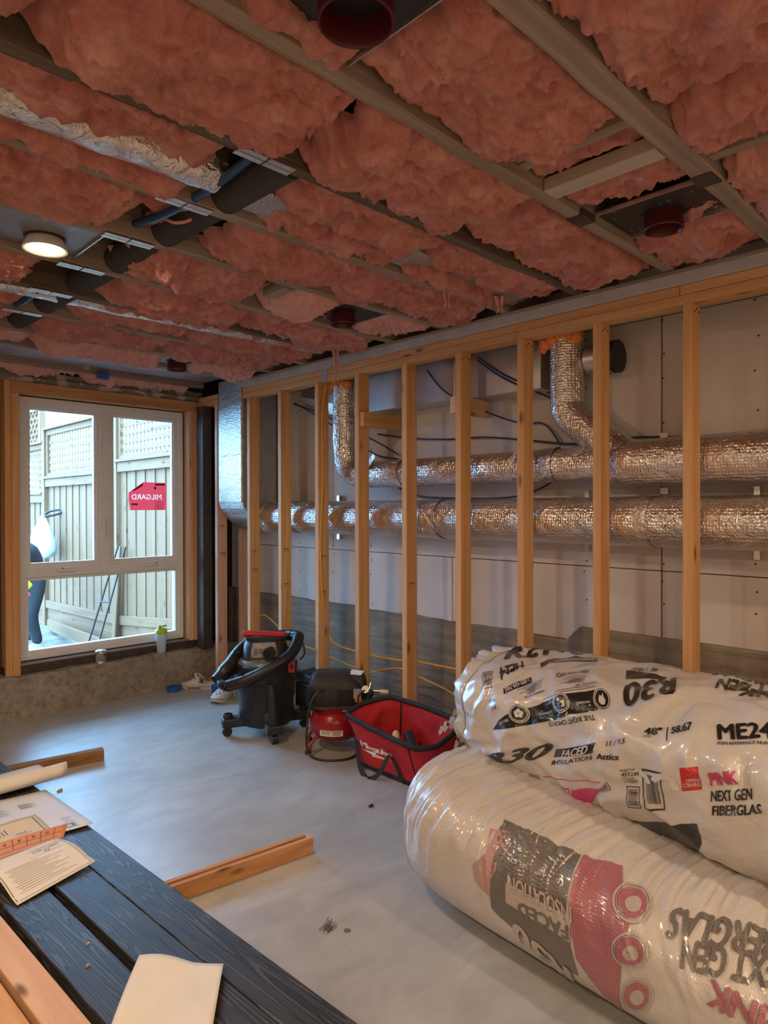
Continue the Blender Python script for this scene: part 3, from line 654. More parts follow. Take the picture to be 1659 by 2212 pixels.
for (y, z) in ((3.13, 1.735), (2.03, 1.70)):
    MB().add([(XL-.10, y-.04, z+.035), (XL-.088, y+.05, z-.035), (XL-.092, y+.075, z-.01), (XL-.10, y-.02, z+.06), (XL-.098, y-.04, z+.036), (XL-.086, y+.05, z-.034), (XL-.09, y+.075, z-.009), (XL-.098, y-.02, z+.061)], [(0,1,2,3),(7,6,5,4),(0,4,5,1),(1,5,6,2),(2,6,7,3),(3,7,4,0)]).build('tape_flap', 'crinkled_foil', upper)
for y in (1.35, 0.6):
    B('hanger_clip', 'bright_metal', XW-.035, XW-.001, y-.018, y+.018, 1.762, 1.80, upper); B('hanger_clip', 'bright_metal', XW-.03, XW-.001, y-.018, y+.018, 1.512, 1.54, upper)
def blob(c, r, seed, sc=(1,1,1)):
    n, k = 16, 10; pts = []
    for i in range(n):
        for j in range(k):
            a = 2*PI*i/n; b = PI*j/(k-1); p = Vector((math.sin(b)*math.cos(a)*sc[0], math.sin(b)*math.sin(a)*sc[1], math.cos(b)*sc[2]))
            pts.append(p)
    d = 1+.28*fbm(np.array([[p.x*1.8, p.y*1.8, p.z*1.8] for p in pts])+seed, seed, 3)
    return [Vector(c)+p*r*float(q) for p, q in zip(pts, d)], n, k
for yc, lab in ((3.49, 'orange foam sealing the left riser under the top plate'), (1.788, 'orange foam sealing the right riser under the top plate')):
    t = thing('foam_sealant', lab, 'foam', (XL, yc, 2.3), 'orange foam seals')
    for i, (dy, dz, rr) in enumerate([(.095,-.012,.032),(.05,-.005,.03),(0,.008,.026),(-.05,.0,.028),(-.085,-.012,.032),(.11,-.04,.026)]):
        p, n, k = blob((XL-.085+.03*abs(dy)/.1, yc+dy, 2.30+dz), rr, i*3+int(yc*9), (1,1.1,1.1)); MB().grid(p, n, k, True).build('foam_lump', 'orange_foam', t, smooth=180)
# square corner duct with elbow into the lower duct
cdx = thing('square_duct', 'square foil-wrapped duct dropping in the corner beside the window', 'duct', (XS+.12, 4.62, 1.3))
a0, a1 = 4.448, 4.792
pts = []
prof = [(XS-.004, 2.46), (XS-.004, 2.1), (XS-.004, 1.8), (XS-.004, 1.50), (XS+.012, 1.45), (XS+.07, 1.37), (XS+.15, 1.30), (XS+.24, 1.262)]
MB().prism([(x, z) for x, z in prof] + [(XS+.32, 1.262), (XS+.32, 2.46)], lambda u, v, w_: (u, a0+w_, v), a1-a0).build('duct_body', 'scrim_foil', cdx, bevel=.012, seg=3)
MB().tube(line((XS-.003, a0+.004, 1.49), (XS-.003, a0+.004, 2.44), .02), .006, 6).build('corner_tape', 'crinkled_foil', cdx, smooth=60)
MB().tube(catmull([(XS-.005,4.76,1.865),(XS-.005,4.70,1.86),(XS-.005,4.64,1.872),(XS-.005,4.56,1.86),(XS-.005,4.47,1.868)],5), .0022, 6).build('tear_line', 'pan_grey', cdx)
MB().tube(line((XL, 4.36, ZL), (XL, 4.46, ZL), .03), .122, 36).build('collar', 'crinkled_foil', cdx, smooth=70)
# galvanised duct run high on the wall and black flue collar
gd = thing('sheet_metal_duct', 'grey galvanised box duct high on the wall behind the studs', 'duct', (3.1, 2.8, 2.08))
B('duct_section', 'galvanised', 3.01, XW-.004, 2.50, 3.28, 2.075, 2.34, gd, .003); B('duct_section', 'galvanised', 3.01, XW-.004, 1.92, 2.495, 2.065, 2.34, gd, .003)
B('drive_cleat', 'bright_metal', 3.000, XW-.004, 2.489, 2.505, 2.065, 2.34, gd, .002)
MB().hexa([(3.145,3.28,2.08),(3.19,3.28,2.08),(3.19,4.12,2.16),(3.145,4.12,2.30),(3.145,3.28,2.34),(3.19,3.28,2.34),(3.19,4.12,2.34),(3.145,4.12,2.34)]).build('duct_transition', 'bright_metal', gd, bevel=.003)
fc = thing('flue_collar', 'short black round flue collar mounted high on the drywall', 'duct', (3.06, 1.6, 2.17))
MB().tube(line((3.11, 1.70, 2.185), (3.11, 1.62, 2.185), .03), .076, 32).build('pipe', 'galvanised', fc, smooth=70)
MB().tube(line((3.11, 1.62, 2.185), (3.11, 1.545, 2.185), .03), .080, 32).build('collar', 'black_metal', fc, smooth=60)
for y in (1.622, 1.575): MB().tube(line((3.11, y, 2.185), (3.11, y-.008, 2.185), .004), .083, 32).build('clamp_ring', 'chrome', fc, smooth=60)

# cables
def cable(label, pts, r, mat, group, n=8):
    o = MB().tube(catmull(pts, n), r, 8).build('cable', mat, None, smooth=70); return tag(o, label, 'cable', group)
xc = XS+.05; G = 'yellow electrical cables on the studs'
cable('yellow cable stapled down the third stud from the corner', [(XS+.05, 3.505, 2.27),(XS+.03,3.517,2.10),(XS+.03,3.517,1.85),(XS+.035,3.518,1.65),(XS+.02,3.517,1.40),(XS+.01,3.517,1.2),(XS+.02,3.517,.95),(XS+.03,3.515,.80),(XS+.098,3.57,.70),(XS+.102,3.50,.545),(XS+.105,3.285,.514)], .0055, 'yellow_cable', G)
cable('yellow cable sagging across the bays above the tool bag', [(XS+.105,3.28,.513),(XS+.105,3.139,.509),(XS+.105,2.851,.52),(XS+.105,2.72,.535),(XS+.105,2.43,.541),(XS+.105,2.234,.555),(XS+.10,2.0,.52),(XS+.10,1.6,.42),(XS+.1,1.1,.40)], .0065, 'yellow_cable', G)
cable('thin yellow cable looping from the stud behind the vacuum', [(XS+.105,4.43,.48),(XS+.105,4.40,.59),(XS+.105,4.34,.63),(XS+.105,4.27,.625),(XS+.105,4.13,.569),(XS+.105,3.9,.481),(XS+.105,3.69,.459),(XS+.105,3.536,.438),(XS+.105,3.286,.407),(XS+.105,3.16,.385)], .0045, 'yellow_cable', G)
cable('yellow cable drooping low behind the compressor and bag', [(XS+.11,3.145,.39),(XS+.11,3.12,.40),(XS+.11,3.0,.441),(XS+.11,2.851,.469),(XS+.11,2.71,.444),(XS+.11,2.436,.39),(XS+.12,2.2,.25),(XS+.12,1.9,.2)], .005, 'yellow_cable', G)
G = 'dark blue cables behind the studs'
for i, (dz, dy) in enumerate(((0,0),(-.03,.03))):
    cable(['dark blue cable from top plate behind the left riser, upper', 'dark blue cable from top plate behind the left riser, lower'][i], [(3.14,4.2,2.25-dz*.3),(3.15,3.9,2.15+dz),(3.15,3.55,2.0+dz*2),(3.15,3.3,1.90+dz*3),(3.16,3.1,1.80+dz)], .005, 'blue_wire', G)
cable('dark blue cable drooping from the middle top plate to the upper duct', [(3.0,2.70,2.27),(3.0,2.55,2.12),(3.1,2.35,2.0),(3.16,2.15,1.92),(3.17,2.0,1.90),(3.17,1.9,1.78)], .005, 'blue_wire', G)
cable('dark blue cable pair from the stud top toward the right riser', [(2.98,2.30,2.28),(3.0,2.20,2.2),(3.0,2.08,2.13),(3.14,1.97,2.07),(3.16,1.85,1.99),(3.15,1.6,1.82)], .005, 'blue_wire', G)
cable('second dark blue cable from the stud top toward right riser', [(2.98,2.31,2.27),(3.0,2.2,2.18),(3.0,2.06,2.10),(3.14,1.96,2.04),(3.16,1.85,1.95),(3.15,1.6,1.80)], .005, 'blue_wire', G)
cable('dark blue cable running along the wall above the upper duct', [(3.17,3.3,1.95),(3.17,3.0,1.90),(3.17,2.7,1.87),(3.17,2.4,1.86),(3.17,2.1,1.82),(3.17,1.8,1.78),(3.17,1.5,1.79),(3.17,1.2,1.775),(3.17,.6,1.78)], .005, 'blue_wire', G)
cable('dark blue cable sagging between the two long ducts', [(3.17,3.1,1.58),(3.17,2.9,1.52),(3.17,2.5,1.505),(3.17,2.2,1.51),(3.16,2.0,1.56),(3.15,1.9,1.62)], .005, 'blue_wire', G)
# ================================================================== THINGS ON THE FLOOR
def facing(cx, cy, cz=0, rot=0):
    """frame standing at (cx,cy): x to the viewer's right, y away"""
    d = math.hypot(cx, cy); ax, ay = cx/d, cy/d
    return Matrix(((ay, ax, 0, cx), (-ax, ay, 0, cy), (0, 0, 1, cz), (0, 0, 0, 1))) @ Matrix.Rotation(rot, 4, 'Z')
plain('vac_black', (.017,.0175,.018), .5, 0, .25, 14, .15, 60)
plain('vac_hose', (.013,.013,.014), .4, 0, .15)
plain('vac_grey', (.16,.17,.18), .35, 0, .2)
plain('red_plastic', (.55,.015,.03), .4, 0, .06)
plain('hole_black', (.006,.006,.006), .8, 0, 0)
plain('label_grey', (.30,.28,.27), .5, 0, .2, 40)
plain('cord_black', (.02,.02,.02), .5)
plain('tank_red', (.33,.012,.016), .28, 0, .15, 9, .05, 40)
plain('dusty_black', (.022,.0215,.0215), .6, 0, .35, 8, .1, 50)
plain('paper_white', (.80,.79,.77), .8, 0, .04, 8)
plain('warn_orange', (.75,.25,.05), .5)
plain('bag_red', (.50,.018,.028), .75, 0, .12, 10, .3, 160)
plain('bag_black', (.018,.018,.02), .8, 0, .15, 30, .3, 200)
plain('croc_white', (.62,.60,.58), .7, 0, .08, 15)
plain('cream', (.75,.62,.38), .5)
# ---- shop vacuum
VX, VY = 2.50, 3.655
vac = thing('shop_vacuum', 'black shop vacuum with red handle and coiled hose on casters', 'vacuum', (VX, VY, 0)); M = facing(VX, VY)
MB(M).lathe((0,0,0), [(0,.055),(.12,.055),(.158,.07),(.166,.10),(.190,.335),(.196,.34),(.196,.352),(.190,.356)], 48).build('drum', 'vac_black', vac, smooth=40)
MB(M).lathe((0,0,0), [(.190,.350),(.197,.356),(.201,.42),(.202,.452),(.192,.462),(.150,.470),(.15,.35)], 48).build('drum_collar', 'vac_black', vac, smooth=40)
lid = MB(M).lathe((0,0,0), [(.192,.46),(.186,.475),(.170,.492),(.135,.505),(0,.51)], 40).build('lid', 'vac_grey', vac, smooth=40)
hd = MB(M); 
def sq_loft(mb, secs, n=32, pw=3.2):
    pts = []
    for j in range(n):
        a = 2*PI*j/n; c, s = math.cos(a), math.sin(a); sx = abs(c)**(2/pw)*(1 if c >= 0 else -1); sy = abs(s)**(2/pw)*(1 if s >= 0 else -1)
        for (cx, cy, z, rx, ry) in secs: pts.append((cx+rx*sx, cy+ry*sy, z))
    mb.grid(pts, n, len(secs), True)
    k = len(secs); b = len(mb.v)-n*k; mb.f += [tuple(b+i*k for i in range(n-1,-1,-1)), tuple(b+i*k+k-1 for i in range(n))]
    return mb
sq_loft(hd, [(0,0,.49,.155,.15),(0,0,.52,.148,.14),(-.005,.0,.575,.135,.125),(-.005,0,.60,.12,.11),(-.005,0,.612,.09,.08)]).build('motor_head', 'dusty_black', vac, smooth=50)
sq_loft(MB(M), [(-.01,-.118,.512,.085,.03),(-.01,-.128,.55,.08,.02),(-.01,-.115,.60,.07,.015)], 24).build('label_panel', 'label_grey', vac, smooth=50)
for i in range(5): MB(M).box(-.075+.03*i, -.055+.03*i, -.1525, -.150, .535+.008*(i%2), .570).build('print_block', 'vac_grey', vac)
MB(M).tube([(.03,-.13,.545),(.01,-.20,.545)], .034, 24).build('exhaust_port', 'vac_black', vac, smooth=60)
MB(M).tube([(.011,-.197,.545),(.0095,-.2015,.545)], .027, 24).build('port_opening', 'hole_black', vac)
for rr, yy in ((.037,-.185),(.036,-.165)): MB(M).tube([(.022-.0,yy,.545),(.02,yy-.007,.545)], rr, 24).build('port_rib', 'vac_black', vac, smooth=60)
hb = MB(M); hb.hexa([(-.145,-.045,.632),(.125,-.04,.618),(.125,.035,.618),(-.145,.035,.632),(-.15,-.04,.660),(.13,-.035,.640),(.13,.03,.640),(-.15,.03,.660)]); hb.build('carry_handle', 'red_plastic', vac, bevel=.012, seg=3)
MB(M).tube(catmull([(-.11,0,.61),(-.12,0,.635)],3), .022, 12).build('handle_post', 'red_plastic', vac, smooth=60); MB(M).tube([(.09,0,.60),(.10,0,.625)], .022, 12).build('handle_post', 'red_plastic', vac, smooth=60)
for k in range(3): MB(M).tube(catmull([(-.12,-.07-.006*k,.612+.008*k),(0,-.10,.617+.007*k),(.11,-.08,.612+.006*k),(.13,.02,.615+.005*k),(0,.09,.615),(-.12,.05,.613),(-.13,-.03,.613),(-.12,-.07-.006*k,.612+.008*k)],5), .005, 8).build('power_cord', 'cord_black', vac, smooth=60)
MB(M).tube(catmull([(.13,0,.625),(.19,-.02,.625),(.235,-.03,.57),(.245,-.03,.50),(.215,-.03,.465)],6), .005, 8).build('power_cord', 'cord_black', vac, smooth=60)
rc = MB(M).box(.135,.178,-.172,-.150,.415,.485).build('latch', 'red_plastic', vac, bevel=.006); MB(M).box(.148,.166,-.178,-.171,.44,.466).build('latch_catch', 'vac_black', rc)
# corrugated hose wound round the head
def hose(path, r, pitch=.0105):
    P = catmull(path, 12); L = 0; pts = [P[0]]
    dense = []
    for a, b in zip(P, P[1:]):
        k = max(1, int((b-a).length/(pitch/2))); dense += [a+(b-a)*i/k for i in range(k)]
    dense.append(P[-1]); return dense, [r*(1.045 if i % 2 else .955) for i in range(len(dense))]
pth = [(-.30,-.16,.395),(-.235,-.10,.455),(-.16,.02,.535),(-.05,.17,.575),(.10,.19,.585),(.19,.09,.60),(.205,-.03,.60),(.14,-.19,.525),(.0,-.25,.455),(-.13,-.255,.40),(-.235,-.22,.365)]
D, RR = hose(pth[1:], .036); MB(M).tube(D, RR, 18).build('hose', 'vac_hose', vac, smooth=60)
D2 = catmull([(-.215,-.08,.475),(-.262,-.125,.425),(-.305,-.165,.385)], 6); c1 = MB(M).tube(D2, [.040]*3+[.044]*4+[.038]*6, 20).build('hose_cuff', 'vac_hose', vac, smooth=50)
e = D2[-1]; dd = (D2[-1]-D2[-2]).normalized(); MB(M).tube([e, e+dd*.002], .032, 20).build('cuff_opening', 'hole_black', c1)
MB(M).tube(catmull([(-.235,-.22,.365),(-.265,-.19,.372),(-.255,-.12,.405),(-.20,-.05,.43)],6), .033, 16).build('hose', 'vac_hose', vac, smooth=60)
# dolly: four caster arms, tool holder, stored wand
for k in range(4):
    a = R(-79+90*k); A = M @ Matrix.Rotation(a, 4, 'Z'); 
    arm = MB(A).box(.13,.285,-.048,.048,.062,.118).build('caster_arm', 'vac_black', vac, bevel=.01)
    sq_loft(MB(A), [(.135,0,.10,.05,.06),(.13,0,.17,.045,.05),(.125,0,.20,.03,.04)], 20).build('arm_fairing', 'vac_black', arm, smooth=50)
    MB(A).lathe((.245,0,.118), [(.026,0),(.030,.003),(.030,.022),(.026,.024),(.026,.016),(.022,.014),(.0,.014)], 20).build('tool_holder_ring', 'vac_black', arm, smooth=50)
    cs = MB(A); cs.tube([(.25,-.018,.031),(.25,.018,.031)], .031, 18); cs.build('caster_wheel', 'hole_black' if k == 9 else 'vac_hose', arm, bevel=.006)
    MB(A).tube([(.25,0,.045),(.25,0,.065)], .012, 10).build('caster_stem', 'vac_grey', arm)
wz = MB(M).tube(catmull([(.045,-.235,.115),(.042,-.238,.20),(.035,-.235,.30),(.025,-.23,.365)],5), [.030]*6+[.026]*6+[.022]*4, 16); wz.build('stored_wand', 'vac_black', vac, smooth=60)
MB(M).tube([(.025,-.23,.3655),(.0245,-.23,.3665)], .015, 14).build('wand_opening', 'hole_black', vac)
# ---- air compressor
CX, CY = 2.645, 3.13; cp = thing('air_compressor', 'red tank air compressor with black motor shroud beside the tool bag', 'compressor', (CX, CY, 0)); M = facing(CX, CY)
tk = MB(M).lathe((0,0,0), [(0,.052),(.06,.056),(.115,.072),(.148,.105),(.158,.145),(.154,.155),(.158,.165),(.146,.205),(.112,.238),(.06,.252),(0,.256)], 44).build('tank', 'tank_red', cp, smooth=60)
MB(M).lathe((.0,0,0), [(.008,.03),(.008,.06)], 10).build('drain_valve', 'bright_metal', cp)
lb = lambda u, v: tuple(M @ Vector((.1605*math.sin(u), -.1605*math.cos(u), v)))
place2d(rect2d(-.62, .112, .26, .146, 12), lambda u, v: lb(u, v), 'warning_label', 'paper_white', tk)
place2d(merge2d([rect2d(-.57+.0*i, .120+.007*i, -.20, .1225+.007*i, 6) for i in range(3)] + [rect2d(-.14, .118+.006*i, .20, .1205+.006*i, 6) for i in range(4)]), lambda u, v: tuple(M @ Vector((.1615*math.sin(u), -.1615*math.cos(u), v))), 'label_print', 'print_black', tk)
place2d(rect2d(-.60, .139, .24, .1445, 12), lambda u, v: tuple(M @ Vector((.1615*math.sin(u), -.1615*math.cos(u), v))), 'label_band', 'warn_orange', tk)
place2d(rect2d(.04,-.125,.10,-.082), lambda u, v: tuple(M @ Vector((u, v, .2475+(v+.125)*.28))), 'rating_plate', 'cream', tk)
for sx in (-1, 1):
    for sy in (-1, 1):
        MB(M).tube(catmull([(sx*.10,sy*.085,.10),(sx*.155,sy*.11,.05),(sx*.165,sy*.115,.022)],4), .009, 8).build('leg', 'tank_red', cp, smooth=60)
        MB(M).lathe((sx*.165,sy*.115,0), [(.016,0),(.018,.012),(.012,.024)], 12).build('rubber_foot', 'cord_black', cp, smooth=60)
    MB(M).tube([(sx*.165,-.115,.03),(sx*.165,.115,.03)], .008, 8).build('foot_rail', 'tank_red', cp, smooth=60)
MB(M).box(-.13,.12,-.085,.085,.252,.268).build('saddle', 'tank_red', cp, bevel=.006)
sh = MB(M); sq_loft(sh, [(-.005,0,.268,.145,.095),(-.005,0,.285,.16,.105),(-.005,0,.385,.158,.104),(-.01,.0,.40,.150,.098),(-.02,.01,.445,.12,.072),(-.02,.012,.458,.10,.055)], 40, 5).build('motor_shroud', 'dusty_black', cp, smooth=35)
sq_loft(MB(M), [(.115,.02,.30,.065,.085),(.115,.02,.42,.065,.085),(.105,.02,.445,.055,.07)], 28, 5).build('fan_cowl', 'dusty_black', cp, smooth=35)
for k in range(7):
    MB(M).box(.01,.10,-.109,-.100,.285+.013*k,.291+.013*k).build('vent_slat', 'hole_black', cp); MB(M).box(-.162,-.12,-.108,-.099,.285+.013*k,.291+.013*k).build('vent_slat', 'hole_black', cp)
for k in range(6): MB(M).box(.176,.186,-.05,.09,.32+.016*k,.328+.016*k).build('cowl_fin', 'vac_black', cp)
MB(M).box(.105,.150,-.108,-.104,.315,.375).build('shroud_label', 'label_grey', cp)
MB(M).add([(.08,-.045,.449),(.15,-.06,.444),(.175,.03,.448),(.10,.05,.455)], [(0,1,2,3)]).build('paper_scrap', 'paper_white', cp)
MB(M).tube([(.15,-.09,.262),(.19,-.09,.30),(.20,-.09,.335)], .022, 14).build('regulator_body', 'black_metal', cp, smooth=60)
MB(M).lathe((.20,-.09,.33), [(.0,0),(.024,0),(.026,.01),(.026,.03),(.02,.036),(0,.036)], 18).build('regulator_knob', 'black_metal', cp, smooth=50)
MB(M).lathe((.175,-.11,.372), [(0,-.012),(.020,-.012),(.022,-.004),(.022,.008),(0,.008)], 20, Matrix.Rotation(R(70), 3, 'X')).build('pressure_gauge', 'chrome', cp, smooth=50)
MB(M).tube([(.21,-.09,.36),(.30,-.10,.352)], .009, 12).build('outlet_stub', 'chrome', cp, smooth=60); MB(M).tube([(.265,-.096,.355),(.312,-.101,.350)], .013, 12).build('quick_coupler', 'cream', cp, smooth=60)
MB(M).tube([(.20,-.09,.366),(.21,-.07,.40)], .007, 10).build('relief_valve', 'chrome', cp, smooth=60)
MB(M).box(.115,.150,-.122,-.118,.30,.335).build('tag_label', 'warn_orange', cp)
MB(M).tube(catmull([(.17,-.12,.37),(.135,-.14,.34),(.13,-.135,.28),(.14,-.10,.255)],6), .006, 8).build('hose_line', 'cord_black', cp, smooth=60)
MB(M).tube(catmull([(-.145,-.08,.262),(-.09,-.12,.262),(-.01,-.13,.265),(.08,-.11,.262),(.14,-.06,.265)],6), .007, 8).build('copper_line', 'cord_black', cp, smooth=60)
MB(M).tube(catmull([(-.07,-.106,.375),(-.11,-.145,.365),(-.15,-.165,.30),(-.165,-.17,.19),(-.17,-.185,.08),(-.15,-.20,.025),(-.09,-.235,.008),(.0,-.25,.007),(.08,-.225,.008),(.13,-.17,.02),(.15,-.13,.05)],8), .0065, 8).build('power_cord', 'cord_black', cp, smooth=60)
# ---- tool bag
bg_ = thing('tool_bag', 'open red fabric tool bag with black rim and straps', 'bag', (2.66, 2.56, 0))
base = [(2.545,2.80),(2.535,2.55),(2.545,2.30),(2.64,2.285),(2.785,2.30),(2.795,2.55),(2.785,2.80),(2.66,2.825)]
rim = [(2.50,2.862,.285),(2.485,2.62,.255),(2.50,2.335,.225),(2.60,2.262,.235),(2.785,2.275,.300),(2.805,2.52,.325),(2.79,2.80,.335),(2.64,2.872,.315)]
def loop(pts, n=96):
    k = len(pts); P = [Vector(p) for p in pts]; out = []
    for i in range(k):
        a, b, c, d = P[i-1], P[i], P[(i+1)%k], P[(i+2)%k]
        for j in range(n//k):
            t = j/(n//k); cr = .5*((2*b)+(c-a)*t+(2*a-5*b+4*c-d)*t*t+(3*b-a-3*c+d)*t**3); ln = b+(c-b)*t; out.append(ln*.45+cr*.55)
    return out
Bb = loop([(x, y, .004) for x, y in base]); Rr = loop(rim); nb_, nz = len(Bb), 22; pts = []
nrm = []
for i in range(nb_):
    for j in range(nz):
        t = j/(nz-1); p = Bb[i].lerp(Rr[i], t); pts.append(p)
A_ = np.array([[p.x, p.y, p.z] for p in pts]); dn = fbm(A_*9, 77, 4)*.014; tt = np.tile(np.linspace(0, 1, nz), nb_); dn *= np.sin(tt*PI)**.6
cen = np.array([2.66, 2.56]); dv = A_[:,:2]-cen; dv /= np.linalg.norm(dv, axis=1)[:,None]; A_[:,:2] += dv*(dn - .012*np.sin(tt*PI))[:,None]
def bag_at(s, t):   # s along the loop 0..nb_, t height 0..1
    i = int(s) % nb_; j = min(nz-2, int(t*(nz-1))); fi, fj = s-int(s), t*(nz-1)-j
    g = lambda a, b: A_[(a % nb_)*nz+b]
    p = (g(i,j)*(1-fi)+g(i+1,j)*fi)*(1-fj)+(g(i,j+1)*(1-fi)+g(i+1,j+1)*fi)*fj
    d = p[:2]-cen; d = d/np.linalg.norm(d); return Vector((p[0]+d[0]*.004, p[1]+d[1]*.004, p[2]))
mb = MB().grid([tuple(p) for p in A_], nb_, nz, True); mb.f.append(tuple(i*nz for i in range(nb_-1,-1,-1))); mb.build('shell', 'bag_red', bg_, smooth=60, solid=.004)
P = Rr + [Rr[0]]; MB().tube(P, .0145, 10, False).build('rim_binding', 'bag_black', bg_, smooth=180)
low = [A_[i*nz+j] for i in range(nb_) for j in (0, 1, 2)]; lowp = []
for p in low: d = p[:2]-cen; d /= np.linalg.norm(d); lowp.append((p[0]+d[0]*.003, p[1]+d[1]*.003, max(.001, p[2])))
MB().grid(lowp, nb_, 3, True).build('base_band', 'bag_black', bg_, smooth=60)
for s in (0, 21.5, 60, 74, 84): MB().tube([bag_at(s, t) for t in np.linspace(.02, .98, 16)], .003, 6).build('seam', 'bag_black', bg_)
MB().tube([bag_at(68, t) + Vector((-.012,0,0)) for t in np.linspace(.4, .98, 10)], .004, 6).build('inner_seam', 'bag_black', bg_)
def ribbon(path, w, mat, parent, name='strap', up=(0,1,0), th=.003):
    P = catmull(path, 8); a = Vector(up); pts = []
    for i, p in enumerate(P):
        t = (P[min(i+1,len(P)-1)]-P[max(i-1,0)]).normalized(); sd = (a - t*a.dot(t)); sd.normalize(); nn = t.cross(sd)
        pts += [p-sd*w/2, p+sd*w/2, p+sd*w/2+nn*th, p-sd*w/2+nn*th, p-sd*w/2]
    return MB().grid(pts, len(P), 5).build(name, mat, parent, smooth=40)
ribbon([(2.505,2.79,.155),(2.492,2.765,.09),(2.47,2.72,.03),(2.455,2.67,.008),(2.46,2.61,.006),(2.472,2.565,.045),(2.488,2.535,.11),(2.50,2.515,.135),(2.512,2.488,.10),(2.52,2.455,.03),(2.53,2.445,.006)], .026, 'bag_black', bg_)
sv = text2d('Milwaukee', .085, .0022, maxlen=.02, space=.82); wd = max(p[0] for p in sv[0])
def onbag(u, v): return tuple(bag_at(3.2 + (u + .25*v)*47, .44 + v*3.2))
place2d(([(p[0]*.235/wd, p[1]*.75) for p in sv[0]], sv[1]), onbag, 'logo_lettering', 'print_white', bg_)
place2d(([(0,-.018),(.12,-.004),(.115,-.014),(.225,-.026),(.19,-.028),(.085,-.04),(.095,-.026)], [(0,1,6),(1,2,6),(2,5,6),(2,3,5),(3,4,5)]), onbag, 'logo_bolt', 'print_white', bg_)
tl = MB(); tl.bar((2.62,2.42,.11),(2.72,2.60,.19),.05,.05); o = tl.build('hand_tool', 'dusty_black', None, bevel=.01); tag(o, 'black power tool body inside the red bag', 'tool')
o = MB().lathe((2.66,2.63,.02), [(0,0),(.022,0),(.024,.12),(.02,.175),(.008,.19),(0,.192)], 16).build('glue_bottle', 'cream', None, smooth=50); tag(o, 'cream nozzle standing inside the red bag', 'bottle')
# black case in the stud bay behind the vacuum
t = thing('tool_case', 'black plastic case standing behind the vacuum', 'case', (3.03, 3.76, 0)); B('case_body', 'vac_black', 2.935, 3.12, 3.66, 3.93, 0, .20, t, .012); B('case_lid', 'vac_black', 2.93, 3.125, 3.655, 3.935, .203, .27, t, .014); B('case_latch', 'vac_grey', 2.926, 2.936, 3.70, 3.74, .18, .23, t)
